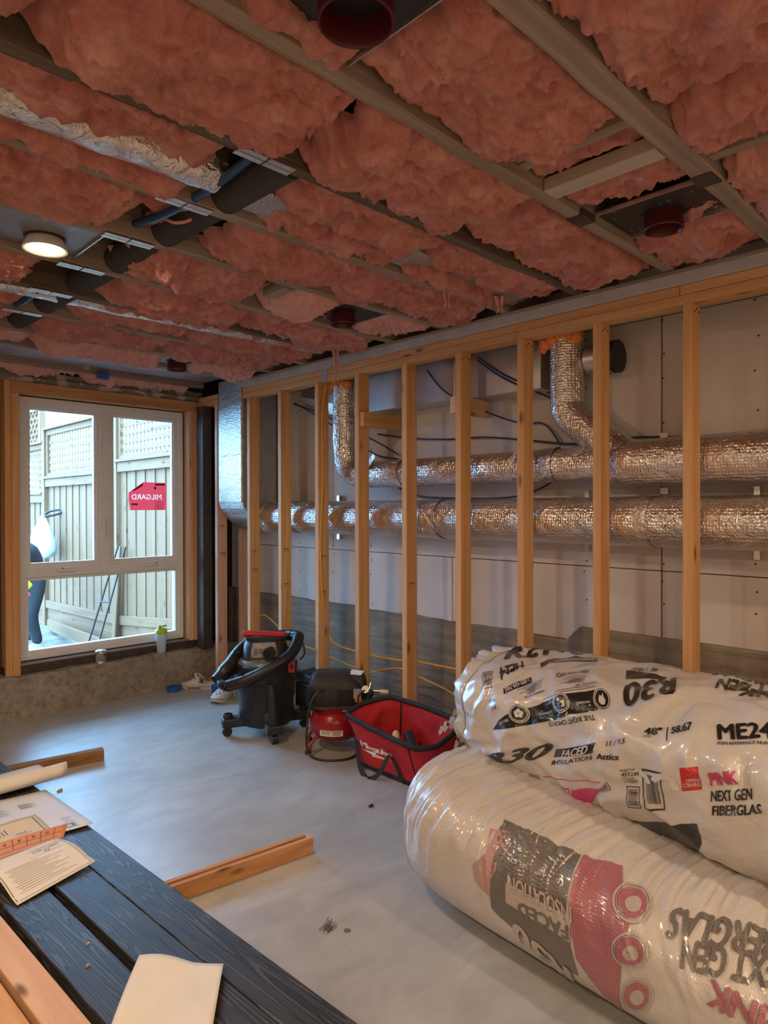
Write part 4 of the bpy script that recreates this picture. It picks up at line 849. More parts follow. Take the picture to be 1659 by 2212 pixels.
# ---- clogs
def clog(label, cx, cy, rot, letter=False):
    M = Matrix.Translation((cx, cy, 0)) @ Matrix.Rotation(rot, 4, 'Z')   # toe along -x, heel +x, length .285
    t = thing('clog', label, 'shoe', (cx, cy, 0), 'pair of white clogs')
    def half(x):  # half width of the sole
        s = (x+.1425)/.285; return .026+.034*math.sin(min(1, s*1.35)*PI)**.6*(1.1-.25*s) if s < .74 else .043-.013*((s-.74)/.26)**2
    n = 26; xs = [-.1425+.285*i/(n-1) for i in range(n)]
    out = [(x, -half(x)) for x in xs] + [(x, half(x)) for x in reversed(xs)]
    sole = MB(M); k = len(out); pts = []
    for (x, y) in out:
        lift = .016*max(0, (-x-.09)/.05)**2
        for (z, s) in ((.0+lift, .93), (.006+lift, 1), (.026+lift*.8, 1.03), (.036+lift*.6, .99)): pts.append((x*(1 if s > .95 else .985), y*s, z))
    sole.grid(pts, k, 4, True); sole.f += [tuple(i*4 for i in range(k)), tuple(i*4+3 for i in range(k-1,-1,-1))]
    so = sole.build('sole', 'croc_white', t, smooth=50)
    ln = MB(M); ln.tube([Vector((x*1.0, y*1.035, .027+.012*max(0, (-x-.09)/.05)**2)) for x, y in out], .0016, 5); ln.build('sole_stripe', 'black_dot', so)
    # upper: vamp shell from toe to instep, low sides and heel
    up = MB(M); m_ = 13; pts = []
    for i, x in enumerate(np.linspace(-.136, .142, 30)):
        h = half(x)*.97; s = (x+.136)/.278
        if s < .52: top = .040+.058*math.sin(min(1, s/.52)*PI/2)**1.1; open_ = 0
        else: top = .098; open_ = min(1, (s-.52)/.05)
        side = .062-.012*math.sin((s-.52)/.48*PI) if s > .52 else 0
        for j in range(m_):
            a = PI*j/(m_-1); yy = -h*math.cos(a)
            zz = .034 + (top-.034)*math.sin(a)**.75
            if open_:
                zc = .034 + (side-.034)*min(1, math.sin(a)*2.2); yy2 = -h*(math.copysign(1, math.cos(a)) if abs(math.cos(a)) > .01 else 1)*(1-.10*math.sin(a)); 
                zz = zz*(1-open_)+zc*open_; yy = yy*(1-open_)+(yy2 if j != m_//2 else yy2)*open_
            pts.append((x, yy, zz))
    # left and right halves so the foot opening stays open
    nx = 30; U = MB(M); V = []; Fc = []
    for i in range(nx-1):
        for j in range(m_-1):
            mid = j in (m_//2-1, m_//2) and i >= 16
            if not mid: Fc.append((i*m_+j, (i+1)*m_+j, (i+1)*m_+j+1, i*m_+j+1))
    U.add(pts, Fc); hl = [Vector((.142, -half(.142)*.95, .034)), ]
    ub = U.build('upper', 'croc_white', t, smooth=60, solid=.004)
    hb = MB(M); pp = []
    for a in np.linspace(-PI/2, PI/2, 14):
        for z, rr in ((.03, 1), (.05, 1.0), (.066, .96)): pp.append((.118+.026*math.cos(a)*rr, half(.12)*1.0*math.sin(a)*rr, z))
    hb.grid(pp, 14, 3).build('heel_cup', 'croc_white', t, smooth=60, solid=.004)
    st_ = []
    for a in np.linspace(0, PI, 18): st_.append(Vector((.015-.05*math.sin(a)*.9, -.049*math.cos(a), .065+.062*math.sin(a))))
    ribbon([M @ p for p in st_], .020, 'croc_white', t, 'heel_strap', up=tuple(M.to_3x3() @ Vector((1,0,.6))))
    for sy in (-1, 1): MB(M).tube([(.022,sy*.049,.066),(.022,sy*.056,.066)], .009, 14).build('rivet', 'label_grey', t)
    for (hx, hy) in ((-.10,0),(-.085,.02),(-.085,-.02),(-.065,0),(-.06,.032),(-.06,-.034),(-.04,.016),(-.04,-.018),(-.02,.034),(-.02,-.036)):
        s = (hx+.136)/.278; h = half(hx)*.97; top = .040+.058*math.sin(min(1, s/.52)*PI/2)**1.1; aa = math.acos(max(-1, min(1, -hy/h))); z = .034+(top-.034)*math.sin(aa)**.75
        nrm_ = Vector((-.35, hy/h*.9, .8)).normalized(); q = Vector((0,0,1)).rotation_difference(nrm_).to_matrix()
        MB(M).lathe((hx, hy, z+.0015), [(0,0),(.0055,0),(.0055,.0012),(0,.0012)], 10, q).build('vent_hole', 'black_dot', ub)
    if letter:
        tv = text2d('crocs', .034, .0011); wd = max(p[0] for p in tv[0])
        place2d(([(p[0]*.105/wd-.075, p[1]*.9+.009) for p in tv[0]], tv[1]), lambda u, v: tuple(M @ Vector((u, -half(u)*1.04-.0012, v))), 'side_lettering', 'print_black', so)
    return t
clog('white clog lying side-on by the curb, black lettering on its sole', 2.715, 4.905, R(-50), True)
clog('white clog with its toe forward, half hidden by the vacuum hose', 2.70, 4.50, R(24))
o = MB().lathe((2.535, 4.985, 0), [(.038,0),(.055,0),(.055,.036),(.038,.036),(.038,0)], 32).build('tape_roll', 'blue_plastic', None, smooth=40); tag(o, 'roll of blue masking tape flat on the floor by the curb', 'tape')
o = B('carton', 'blue_plastic', 2.72, 2.81, 4.62, 4.73, 0, .065, None, .003); tag(o, 'small blue carton on the floor between the two clogs', 'box')
# ---- on the curb ledge
def m_translucent(name, c, a=.45):
    mt, nt, b, N, L = newmat(name); b.inputs['Base Color'].default_value = (*c, 1); b.inputs['Roughness'].default_value = .35; b.inputs['Transmission Weight'].default_value = a; b.inputs['IOR'].default_value = 1.1
m_translucent('frosted_plastic', (.80,.92,.97), .55); plain('lime', (.48,.60,.02), .4, 0, .05)
zl = .293; x, y = 2.49, 5.105; t = thing('shaker_bottle', 'clear shaker bottle with lime green lid on the curb', 'bottle', (x, y, zl))
MB().lathe((x,y,zl), [(0,0),(.030,0),(.033,.004),(.040,.10),(.043,.145),(.043,.165),(.040,.165),(.037,.10),(.031,.006),(0,.006)], 32).build('cup', 'frosted_plastic', t, smooth=50)
MB().lathe((x,y,zl), [(.046,.155),(.047,.158),(.047,.182),(.043,.188),(.030,.196),(0,.198)], 32).build('lid', 'lime', t, smooth=50)
MB().lathe((x-.018,y-.01,zl+.19), [(.016,0),(.014,.025),(.010,.03),(0,.03)], 18).build('spout', 'lime', t, smooth=50); B('flip_cap', 'lime', x-.03, x+.045, y-.012, y+.012, zl+.205, zl+.216, t, .004)
x, y = 2.005, 5.10; t = thing('small_can', 'small metal can with dark label on the curb', 'can', (x, y, zl))
MB().lathe((x,y,zl), [(0,.002),(.038,0),(.040,.003),(.039,.006),(.039,.084),(.040,.088),(.037,.09),(.03,.088),(.03,.094),(.012,.098),(0,.098)], 28).build('can_body', 'bright_metal', t, smooth=40)
place2d(rect2d(-1.2,.012,1.2,.075,16), lambda u, v: (x+.0395*math.sin(u), y-.0395*math.cos(u), zl+v), 'can_label', 'label_grey', t)
place2d(merge2d([rect2d(-.05,.012,.0,.075), rect2d(-.8,.03,-.2,.034,4), rect2d(-.8,.045,-.2,.049,4), rect2d(.2,.05,.6,.066,4), rect2d(.15,.025,.8,.029,4)]), lambda u, v: (x+.0402*math.sin(u), y-.0402*math.cos(u), zl+v), 'can_print', 'print_black', t)

# ---- decking, lumber and papers
def m_deck():
    mt, nt, b, N, L = newmat('composite_deck'); v = coords(nt, (1, 1, 1)); 
    sc = coords(nt, (13, .5, 13)); f = noise(nt, sc, 1, 2, .4, .4)
    w_ = N.new('ShaderNodeMath'); w_.operation = 'MULTIPLY'; w_.inputs[1].default_value = 170; L.new(f, w_.inputs[0]); s_ = N.new('ShaderNodeMath'); s_.operation = 'SINE'; L.new(w_.outputs[0], s_.inputs[0])
    g = noise(nt, v, 170, 3); big = noise(nt, v, 5, 4)
    rg = ramp(nt, s_.outputs[0], [(.0, (0,0,0)), (.35, (1,1,1))])
    col = ramp(nt, big, [(.3, (.050,.050,.054)), (.7, (.085,.085,.090))]); col = mixc(nt, rg, (.022,.022,.025), col)
    L.new(col, b.inputs['Base Color']); b.inputs['Roughness'].default_value = .5; b.inputs['Specular IOR Level'].default_value = .4
    nb = bump(nt, b, rg, .6, .003); bump(nt, b, g, .35, .0015, nb)
m_deck()
DA = Vector((.04870, -.99881, 0)); DN = Vector((.99881, .04870, 0)); P0 = Vector((1.085, 2.893, 0))
def plank(off0, off1, z0, z1, y_far, y_near, name, mat, label, cat, group, bev=.004):
    a = (y_far-2.893)/DA.y; b = (y_near-2.893)/DA.y; L_ = b-a
    mb = MB().box(off0, off1, -L_/2, L_/2, 0, z1-z0); c = P0 + DA*((a+b)/2); c.z = z0
    o = mb.build(name, mat, None, bevel=bev, seg=3, origin=(0,0,0)); o.location = c; o.rotation_euler.z = math.atan2(DA.x, -DA.y); ORG[o] = c
    return tag(o, label, cat, group)
ZT = .115; G = 'dark composite deck boards stacked on sleepers'
plank(-.1385, -.0005, ZT-.024, ZT, 4.0, -.3, 'deck_board', 'composite_deck', 'outermost dark grey deck board with embossed grain', 'board', G)
plank(-.279, -.1405, ZT-.024, ZT, 4.0, -.3, 'deck_board', 'composite_deck', 'dark grey deck board between outermost board and the gap', 'board', G)
plank(-.446, -.304, ZT-.024, ZT, 3.9, -.3, 'deck_board', 'composite_deck', 'dark grey deck board between the gap and tan lumber', 'board', G)
plank(-.28, -.002, ZT-.0485, ZT-.0245, 4.0, -.3, 'deck_board', 'composite_deck', 'lower dark deck board under the outermost boards', 'board', G); plank(-.446, -.304, ZT-.0485, ZT-.0245, 3.9, -.3, 'deck_board', 'composite_deck', 'lower dark deck board beside the tan lumber', 'board', G)
G = 'tan lumber beside the deck boards'
plank(-.558, -.4685, .070, .115, 2.95, -.2, 'lumber', 'pale_fir_y', 'pale tan two-by-four beside the deck boards', 'lumber', G); plank(-.66, -.572, .0672, .106, 2.9, -.2, 'lumber', 'fir_y', 'yellowish two-by-four at the lower left corner', 'lumber', G)
plank(-.76, -.673, .0672, .106, 2.9, -.2, 'lumber', 'fir_y', 'two-by-four farthest left in the lumber stack', 'lumber', G)
def sleeper(p, q, w_, h, mat, label, rag=0):
    mb = MB(); p, q = Vector(p), Vector(q); d = (q-p).normalized(); s_ = Vector((-d.y, d.x, 0)); n = 2
    o = MB().hexa([p, q, q+s_*w_, p+s_*w_] + [v+Vector((0,0,h)) for v in (p, q, q+s_*w_, p+s_*w_)]).build('sleeper', mat, None, bevel=.002)
    return tag(o, label, 'lumber', 'sleepers under the lumber stack')
sleeper((.42,2.386,0), (1.756,2.225,0), .020, .066, 'red_fir_x', 'nearer thin reddish sleeper strip sticking out from the deck boards'); sleeper((.42,2.422,0), (1.745,2.263,0), .020, .066, 'red_fir_x', 'second reddish sleeper strip just behind the nearer one')
sleeper((.35,4.08,0), (1.547,3.889,0), .048, .066, 'dark_chip_x', 'rough dark sleeper sticking out beyond the papers')
o = B('sleeper', 'red_fir_x', .40, 1.05, .60, .64, 0, .066, None, .002); tag(o, 'sleeper near the viewer beneath the deck boards', 'lumber', 'sleepers under the lumber stack')
plain('paper_tan', (.72,.60,.43), .85, 0, .05, 6); plain('paper_orange', (.72,.30,.16), .85, 0, .08, 6); plain('paper_cream', (.78,.72,.62), .8, 0, .06, 5, .15, 12); plain('paper_blue', (.72,.76,.84), .8, 0, .03, 6); plain('ink_grey', (.16,.16,.18), .8, 0, .1)
def sheet(name, mat, c, bow, label, nu=14, nv=14, th=.0006):
    """paper sheet over four corner points (far-left, far-right, near-right, near-left); bow(u,v) lifts it"""
    c = [Vector(p) for p in c]
    def S(u, v, k=0): p = (c[0]*(1-u)+c[1]*u)*(1-v)+(c[3]*(1-u)+c[2]*u)*v; p = p.copy(); p.z += bow(u, v)+k; return p
    pts = [S(i/(nu-1), j/(nv-1)) for i in range(nu) for j in range(nv)]
    o = MB().grid(pts, nu, nv, flip=True).build(name, mat, None, smooth=180, solid=th); tag(o, label, 'paper', 'papers on the deck boards'); return o, S
zp = ZT+.002
o, S = sheet('drawing_sheet', 'paper_blue', [(.66,3.42,zp),(1.075,3.40,zp),(1.095,2.868,zp),(.66,2.93,zp)], lambda u, v: .004+.012*u*u*v + .003*math.sin(u*5), 'white construction drawing with bold letters at its corner')
pr_ = []
for k in range(7): pr_.append(rect2d(.30+.05*(k%4)+.01*k, .30+.05*(k//4), .33+.05*(k%4)+.01*k, .302+.05*(k//4)))
for k in range(10): pr_ += [rect2d(.62, .22+.012*k, .62+.16*((k*7)%5+5)/9, .224+.012*k), rect2d(.40,.25+.016*k,.40+.12*((k*5)%4+4)/7,.254+.016*k), rect2d(.82,.72+.02*k,.82+.10*((k*3)%4+3)/6,.724+.02*k)]
pr_ += [rect2d(.08,.42,.30,.424), rect2d(.08,.60,.30,.604), rect2d(.08,.42,.084,.60), rect2d(.296,.42,.30,.60), rect2d(.15,.47,.24,.474), rect2d(.15,.47,.154,.56), rect2d(.19,.5,.193,.6)]
place2d(merge2d(pr_), lambda u, v: tuple(S(u, v, .0006)), 'drawing_lines', 'ink_grey', o)
tv = text2d('MCE', 1, .035); wd = max(p[0] for p in tv[0]); place2d(([(p[0]/wd*.17+.72, .95-p[1]*.11) for p in tv[0]], tv[1]), lambda u, v: tuple(S(u, v, .0007)), 'bold_letters', 'print_black', o)
o, S = sheet('permit_sheet', 'paper_tan', [(.62,3.08,zp+.012),(.935,3.085,zp+.03),(.945,2.90,zp+.02),(.62,2.88,zp+.014)], lambda u, v: .012*math.sin(u*3), 'tan permit sheet with a thin border')
place2d(merge2d([rect2d(.04,.08,.94,.10,8), rect2d(.925,.08,.94,.92,1,6), rect2d(.04,.9,.94,.92,8)] + [rect2d(.3+.04*k,.35+.05*(k%2),.315+.04*k,.62,1,3) for k in range(7)] + [rect2d(.62,.7,.75,.73), rect2d(.62,.78,.8,.8)]), lambda u, v: tuple(S(u, v, .0006)), 'print_lines', 'ink_grey', o)
o, S = sheet('inspection_card', 'paper_orange', [(.60,2.93,zp+.016),(.99,2.868,zp+.052),(.95,2.805,zp+.03),(.60,2.785,zp+.016)], lambda u, v: .006*math.sin(u*4)-.010*v*(1-v)*4, 'orange inspection card with a ruled grid, curled upward')
place2d(merge2d([rect2d(0,.3,.95,.33,10), rect2d(0,.62,.93,.65,10)] + [rect2d(.1+.13*k,.05,.11+.13*k,.62,1,4) for k in range(7)] + [rect2d(.15+.13*k,.12,.18+.13*k,.24) for k in range(6)]), lambda u, v: tuple(S(u, v, .0006)), 'ruled_lines', 'ink_grey', o)
o, S = sheet('job_card', 'paper_cream', [(.66,2.775,zp+.03),(.925,2.805,zp+.03),(.983,2.552,zp+.014),(.69,2.468,zp+.004)], lambda u, v: .030*math.sin(min(1, v*1.15)*PI)*.6, 'cream job card with printed lines, bowed upward')
ln_ = [rect2d(.05,.95,.96,.957,10), rect2d(.955,.05,.96,.957,1,10), rect2d(.02,.05,.03,.957,1,10)]
for k in range(14): ln_.append(rect2d(.10+.02*(k%3), .42+.036*k, .10+.8*((k*7)%5+6)/11, .4265+.036*k, 8))
ln_ += [rect2d(.55,.14,.92,.15,4), rect2d(.50,.18,.93,.19,4), rect2d(.45,.36,.9,.366,4)]
place2d(merge2d(ln_ + [ring2d(.70,.315,.022,.034,16)]), lambda u, v: tuple(S(u, v, .0006)), 'print_lines', 'ink_grey', o)
tv = text2d('JOB CARD', 1, .02); wd = max(p[0] for p in tv[0]); place2d(([(p[0]/wd*.36+.54, .265-p[1]*.055) for p in tv[0]], tv[1]), lambda u, v: tuple(S(u, v, .0007)), 'card_title', 'ink_grey', o)
o, S = sheet('blank_paper', 'paper_cream', [(.86,1.912,zp+.022),(1.023,1.716,zp+.012),(.80,1.42,zp+.006),(.62,1.62,zp+.004)], lambda u, v: .006*math.sin(u*6+v*3)+.008*math.sin(v*PI)*u+.004*abs(math.sin(u*5-v*4)), 'creased blank cream paper near the viewer', 20, 20)
# rolled drawing: sheet curling over at its near edge
pts = []; n = 30
for i in range(18):
    x = .55+.60*i/17; tw = .25*(i/17)
    for j in range(n):
        t_ = j/(n-1)
        if t_ < .45: yy = 3.74-.28*t_/.45; zz = zp+.006+.02*t_
        else: a = (t_-.45)/.55*PI*1.25; r_ = .034; yy = 3.46-r_*math.sin(a)*1.1+.0; zz = zp+.015+r_-r_*math.cos(a)
        pts.append((x + (.05*(t_) if i else 0), yy + .12*(x-.9)*.25, zz))
o = MB().grid(pts, 18, n).build('rolled_drawing', 'paper_cream', None, smooth=180, solid=.0006); tag(o, 'large drawing sheet rolled over along its near edge', 'paper', 'papers on the deck boards')
# chips and scraps
for (x, y, l) in [(.78,2.10,'wood chip on the inner deck board, nearer the gap'),(.74,2.0,'wood chip on the inner deck board, nearer the blank paper')]:
    o = MB().hexa([(x,y,ZT),(x+.012,y+.003,ZT),(x+.01,y+.010,ZT),(x+.002,y+.008,ZT),(x,y,ZT+.004),(x+.011,y+.003,ZT+.006),(x+.009,y+.009,ZT+.005),(x+.002,y+.007,ZT+.003)]).build('wood_chip', 'pale_fir_x', None); tag(o, l, 'wood chip', 'wood chips on the deck boards')
for (x, y, l) in [(1.20,3.62,'tiny pinkish wood chip on the floor before the far sleeper')]:
    o = MB().hexa([(x,y,0),(x+.03,y+.006,0),(x+.026,y+.02,0),(x+.004,y+.016,0),(x,y,.008),(x+.028,y+.006,.012),(x+.024,y+.018,.010),(x+.004,y+.014,.006)]).build('wood_chip', 'pale_fir_x', None); tag(o, l, 'wood chip')
o = MB().add([(1.965,1.775,.004),(1.99,1.74,.018),(1.975,1.69,.012),(1.955,1.64,.003),(1.91,1.655,.016),(1.905,1.69,.006),(1.93,1.73,.016),(1.945,1.70,.022)], [(0,1,7),(0,7,6),(1,2,7),(2,3,7),(3,4,7),(4,5,7),(5,6,7)]).build('plastic_scrap', 'paper_white', None, solid=.001); tag(o, 'torn white plastic scrap on the floor beside the wrapped bundle', 'scrap')
o = MB().hexa([(2.215,2.37,0),(2.24,2.368,0),(2.243,2.384,0),(2.22,2.388,0),(2.217,2.372,.008),(2.238,2.37,.012),(2.24,2.382,.01),(2.222,2.386,.006)]).build('debris', 'dusty_black', None); tag(o, 'small dark crumb alone on the open floor', 'debris')
plain('scuff', (.10,.10,.09), .7, 0, .3)
mb = MB(); rnd = random.Random(4)
for k in range(26):
    a = R(20+rnd.uniform(-14,14)); l = rnd.uniform(.015,.06); x, y = 1.455+rnd.uniform(-.012,.025), 1.79+rnd.uniform(-.022,.022); mb.bar((x,y,.0006),(x+l*math.cos(a),y+l*math.sin(a),.0006),.0022,.0008)
mb.lathe((1.515,1.735,.0004), [(0,0),(.013,0),(.009,.0008),(0,.0008)], 9)
o = mb.build('scuff_mark', 'scuff', fl)
# ================================================================== INSULATION BUNDLES
# print positions on the wrappers: (y along the bundle, angle round it)
BTX = [('ME24', (0.7328, 0.7268), (0.5894, 0.8758), (0.7543, 0.8969), 'k'), ('ITEM REFERENCE NUMBER', (0.7283, 0.6736), (0.5743, 0.8212), (0.7304, 0.7027), 'k'), ('48"', (0.9518, 0.5925), (0.8972, 0.6401), (0.9579, 0.6734), 'k'), ('LONG', (0.9504, 0.5617), (0.9268, 0.5828), (0.9518, 0.5818), 'k'), ('58.67', (0.8677, 0.6658), (0.8079, 0.749), (0.8774, 0.7532), 'k'), ('Attics', (1.1015, 0.1569), (1.0215, 0.2322), (1.1001, 0.2294), 'k'), ('11 / 9.5', (1.0758, 0.3417), (1.0051, 0.4408), (1.0743, 0.4023), 'k'), ('R30', (0.9739, 1.5909), (1.1199, 1.2673), (0.9097, 1.1355), 'k'), ('Attics & Floors', (0.9852, 2.1299), (1.152, 2.1477), (0.9733, 2.0476), 'k'), ('48" | 58.67', (1.0754, 1.7736), (1.1696, 1.6663), (1.0606, 1.6643), 'k'), ('FIBERGLAS', (0.6414, 2.1142), (0.9208, 2.1247), (0.6239, 1.9318), 'k'), ('NEXT GEN', (0.6237, 2.109), (0.8517, 1.7703), (0.5946, 1.7561), 'k'), ('PINK', (0.6046, 1.7495), (0.7724, 1.6435), (0.586, 1.5104), 'k'), ('PINK', (0.7309, 0.2596), (0.6556, 0.3612), (0.7383, 0.3821), 'p'), ('NEXT GEN', (0.7276, 0.0927), (0.6169, 0.2526), (0.73, 0.2031), 'k'), ('FIBERGLAS', (0.7221, -0.0556), (0.5903, 0.138), (0.7242, 0.0442), 'k'), ('OWENS', (0.8005, 0.2123), (0.7607, 0.2657), (0.8021, 0.2511), 'w'), ('CORNING', (0.8095, 0.1509), (0.7583, 0.221), (0.811, 0.191), 'w'), ('Product Code', (1.0147, 0.0904), (0.9691, 0.1544), (1.0146, 0.1224), 'k'), ('459249', (1.0108, 0.0312), (0.9555, 0.104), (1.0105, 0.0831), 'k'), ('Stores Code', (1.0087, -0.005), (0.971, 0.0459), (1.0086, 0.0179), 'k'), ('1175253', (1.0059, -0.0594), (0.9595, 0.0046), (1.0055, -0.0135), 'k'), ('CHOICE', (1.4996, -0.795), (1.3851, -0.6155), (1.4803, -0.6659), 'p'), ('FACED', (1.2564, -0.0318), (1.1408, 0.1891), (1.2508, 0.0846), 'w'), ('INSULATION', (1.3033, -0.2221), (1.121, 0.1266), (1.3039, -0.1622), 'k'), ('R30', (1.6641, -0.7434), (1.3406, -0.159), (1.593, -0.3949), 'k'), ('THE RIGHT CHOICE', (1.1368, 0.6605), (1.3194, 0.4295), (1.1279, 0.6088), 'k'), ('NEED MORE INFO?', (1.2913, 1.3636), (1.3846, 1.1211), (1.2721, 1.2793), 'k'), ('ME24', (1.6135, 1.3629), (1.6505, 1.0199), (1.5464, 1.1386), 'k'), ('R21', (1.6947, 1.2383), (1.5868, 1.8095), (1.799, 1.7053), 'k'), ('owenscorning.com', (1.3582, 1.8031), (1.4714, 1.467), (1.3375, 1.7051), 'w'), ('1-800-438-7465', (1.4854, 0.9857), (1.5517, 0.7184), (1.4681, 0.93), 'w'), ('TOOLS YOU MAY NEED', (1.2034, 1.1149), (1.2645, 0.9595), (1.1951, 1.0821), 'k'), ('HERRAMIENTAS QUE', (1.3764, 0.825), (1.4503, 0.6801), (1.3699, 0.8005), 'k'), ('FEELS SOFT', (1.4877, 0.3255), (1.5347, 0.2157), (1.4845, 0.2917), 'w'), ('FASTER INSTALL', (1.3146, 0.6009), (1.3723, 0.5073), (1.31, 0.5759), 'w'), ('PERFORMANCE', (1.1802, 0.8207), (1.2247, 0.7509), (1.1744, 0.7952), 'w'), ('9.5"', (1.5544, 0.4681), (1.5803, 0.4154), (1.5483, 0.415), 'k'), ('Attics', (1.5716, 0.5482), (1.6014, 0.4938), (1.5653, 0.5097), 'k')]
ATX = [('PINK', (0.4601, 0.5137), (0.6234, 0.5077), (0.468, 0.2472), 'p'), ('NEXT GEN', (0.4598, 0.9712), (0.7023, 0.7106), (0.45, 0.7147), 'k'), ('FIBERGLAS', (0.4722, 1.1672), (0.7541, 0.8922), (0.4638, 0.9175), 'k'), ('R30', (1.0007, -0.4069), (1.2022, -0.1481), (1.0009, -0.6692), 'w'), ('FACED', (1.0074, 0.2074), (1.1848, 0.1506), (1.0006, 0.0343), 'k'), ('INSULATION', (1.003, 0.4518), (1.2265, 0.4026), (0.9962, 0.2693), 'w'), ('16"  48"  58.67', (1.0431, 0.6477), (1.2402, 0.5908), (1.0368, 0.5966), 'w')]
BPO = [('black_band', [(1.5803, 0.0204), (1.1395, 0.7435), (1.1795, 0.9701), (1.3168, 0.7438), (1.4773, 0.443), (1.5398, 0.2416)], 'k'), ('web_bar', [(1.4839, 1.2076), (1.477, 1.3717), (1.3229, 1.7222), (1.3604, 1.8885), (1.5108, 1.5187), (1.5115, 1.3217)], 'k'), ('phone_bar', [(1.5581, 0.7135), (1.4846, 1.0116), (1.4591, 0.9198), (1.5414, 0.6376)], 'k'), ('faced_box', [(1.2976, -0.1011), (1.2853, 0.0504), (1.1095, 0.3584), (1.1177, 0.2158)], 'k'), ('top_box', [(1.6248, 2.114), (1.5927, 2.1299), (1.4252, 1.903), (1.4347, 1.7682)], 'k'), ('magenta_band', [(1.4198, -0.8002), (1.0961, -0.27), (1.1869, -0.8055), (1.2535, -0.8107)], 'p'), ('logo_square', [(0.8198, 0.3501), (0.7674, 0.4205), (0.7547, 0.188), (0.8124, 0.1015)], 'r'), ('black_panel', [(1.0938, -0.8212), (0.7707, -0.2389), (0.7648, -0.4802), (0.81, -0.8369), (0.9297, -0.8265), (1.0694, -0.816)], 'k'), ('magenta_corner', [(1.1448, -0.8212), (1.1027, -0.8212), (1.0827, -0.8212), (1.1492, -0.8212)], 'p'), ('divider', [(0.8913, 0.7412), (0.8878, 0.7442), (0.8727, 0.5843), (0.8762, 0.5811)], 'k'), ('upper_bar', [(1.1781, 1.6044), (1.0185, 1.6021), (1.0118, 1.5354), (1.1372, 1.363)], 'k'), ('red_rule', [(1.351, -0.4894), (1.0936, -0.1663), (1.0938, -0.1769), (1.3526, -0.5064)], 'p')]
APO = [('grey_panel', [(1.3195, 0.8844), (1.0455, 0.9377), (0.9804, -0.4199), (1.0901, -0.4442), (1.2816, -0.1595), (1.2971, 0.603)], 'k'), ('white_box', [(1.0006, 0.0083), (1.0033, 0.3166), (1.2296, 0.3107), (1.2266, 0.044)], 'w2'), ('magenta_panel', [(1.036, 0.9444), (0.9289, 1.0312), (0.8371, 0.5823), (0.8597, -0.664), (0.9344, -0.3675), (0.9816, -0.1632)], 'p'), ('pink_patch', [(1.3418, 0.7425), (1.2787, 0.8145), (1.2522, 0.6479), (1.286, 0.2297), (1.3154, 0.4124)], 'p2'), ('side_patch', [(1.3673, 0.259), (1.3032, 0.5933), (1.2774, -0.0154), (1.3555, 0.0871)], 'p2')]
BRI = [('soft_badge', (1.4498, 0.4347), (1.4082, 0.4716), (1.4603, 0.5635)), ('install_badge', (1.2813, 0.6988), (1.2484, 0.7253), (1.2984, 0.8109)), ('fire_badge', (1.1444, 0.8859), (1.1143, 0.9122), (1.1674, 1.0158)), ('pink_badge', (1.291, -0.7774), (1.2321, -0.5998), (1.2533, -0.4797))]
ARI = [('round_badge', (0.8532, 0.7745), (0.8077, 0.8584), (0.8804, 0.9322)), ('round_badge', (0.8242, 0.3361), (0.7746, 0.4496), (0.8328, 0.5266)), ('round_badge', (0.8026, -0.1772), (0.7548, -0.0356), (0.8022, 0.065))]
BBA = [('barcode', [(0.9992, -0.0954), (0.9519, -0.0386), (0.9535, -0.3402), (1.0014, -0.4052)], 1), ('barcode', [(0.9447, 0.21), (0.8753, 0.2471), (0.8707, -0.2324), (0.9376, -0.3275)], 0), ('barcode', [(1.706, 0.8751), (1.6583, 0.9284), (1.6113, 0.6883), (1.647, 0.6147)], 1), ('barcode', [(1.1061, -0.3066), (1.0723, -0.1326), (1.0552, -0.2295), (1.0997, -0.3253)], 1)]
BLI = [((1.4175, 0.9928), (1.5011, 0.8033), 6), ((1.2667, 1.1947), (1.3516, 1.0348), 6), ((1.2642, 1.125), (1.3153, 1.0111), 3), ((1.3086, 1.6494), (1.3688, 1.4034), 3), ((1.4319, 0.9078), (1.4615, 0.8344), 5), ((1.3275, 0.675), (1.3982, 0.5584), 3), ((1.192, 0.8813), (1.2287, 0.815), 3), ((1.1921, 1.0368), (1.4096, 0.6568), 2)]
BA = dict(cx=2.135,cz=.224,a=.402,b=.224,y0=.34,y1=1.835,n=3.0,p=4.6,tilt=0.0,kx=.035,kb=.05,kz=.05,e0=0, seed=201)
BB = dict(cx=2.455,cz=.598,a=.345,b=.222,y0=.28,y1=1.83,n=2.7,p=6.0,tilt=0.06,kx=.10,kb=-.035,kz=0,e0=.25, seed=301)
def bsurf(D, y, th):
    y = np.asarray(y, float); th = np.asarray(th, float); c = -np.cos(th); s = np.sin(th); n = D['n']
    r = 1/(np.abs(c)**n+np.abs(s)**n)**(1/n); t = np.clip((2*y-D['y0']-D['y1'])/(D['y1']-D['y0']), -1, 1)
    e = np.maximum(1e-4, 1-np.abs(t)**D['p'])**(1/D['p']); e = D['e0']+(1-D['e0'])*e; b = D['b']+D['kb']*(y-1.4)
    X = D['a']*c*r*e; Z = b*s*r*(.35+.65*e); ct, st = math.cos(D['tilt']), math.sin(D['tilt'])
    return np.stack([D['cx']+D['kx']*(y-1.4)+ct*X-st*Z, y, D['cz']+D['kz']*(y-1.4)+st*X+ct*Z], -1)
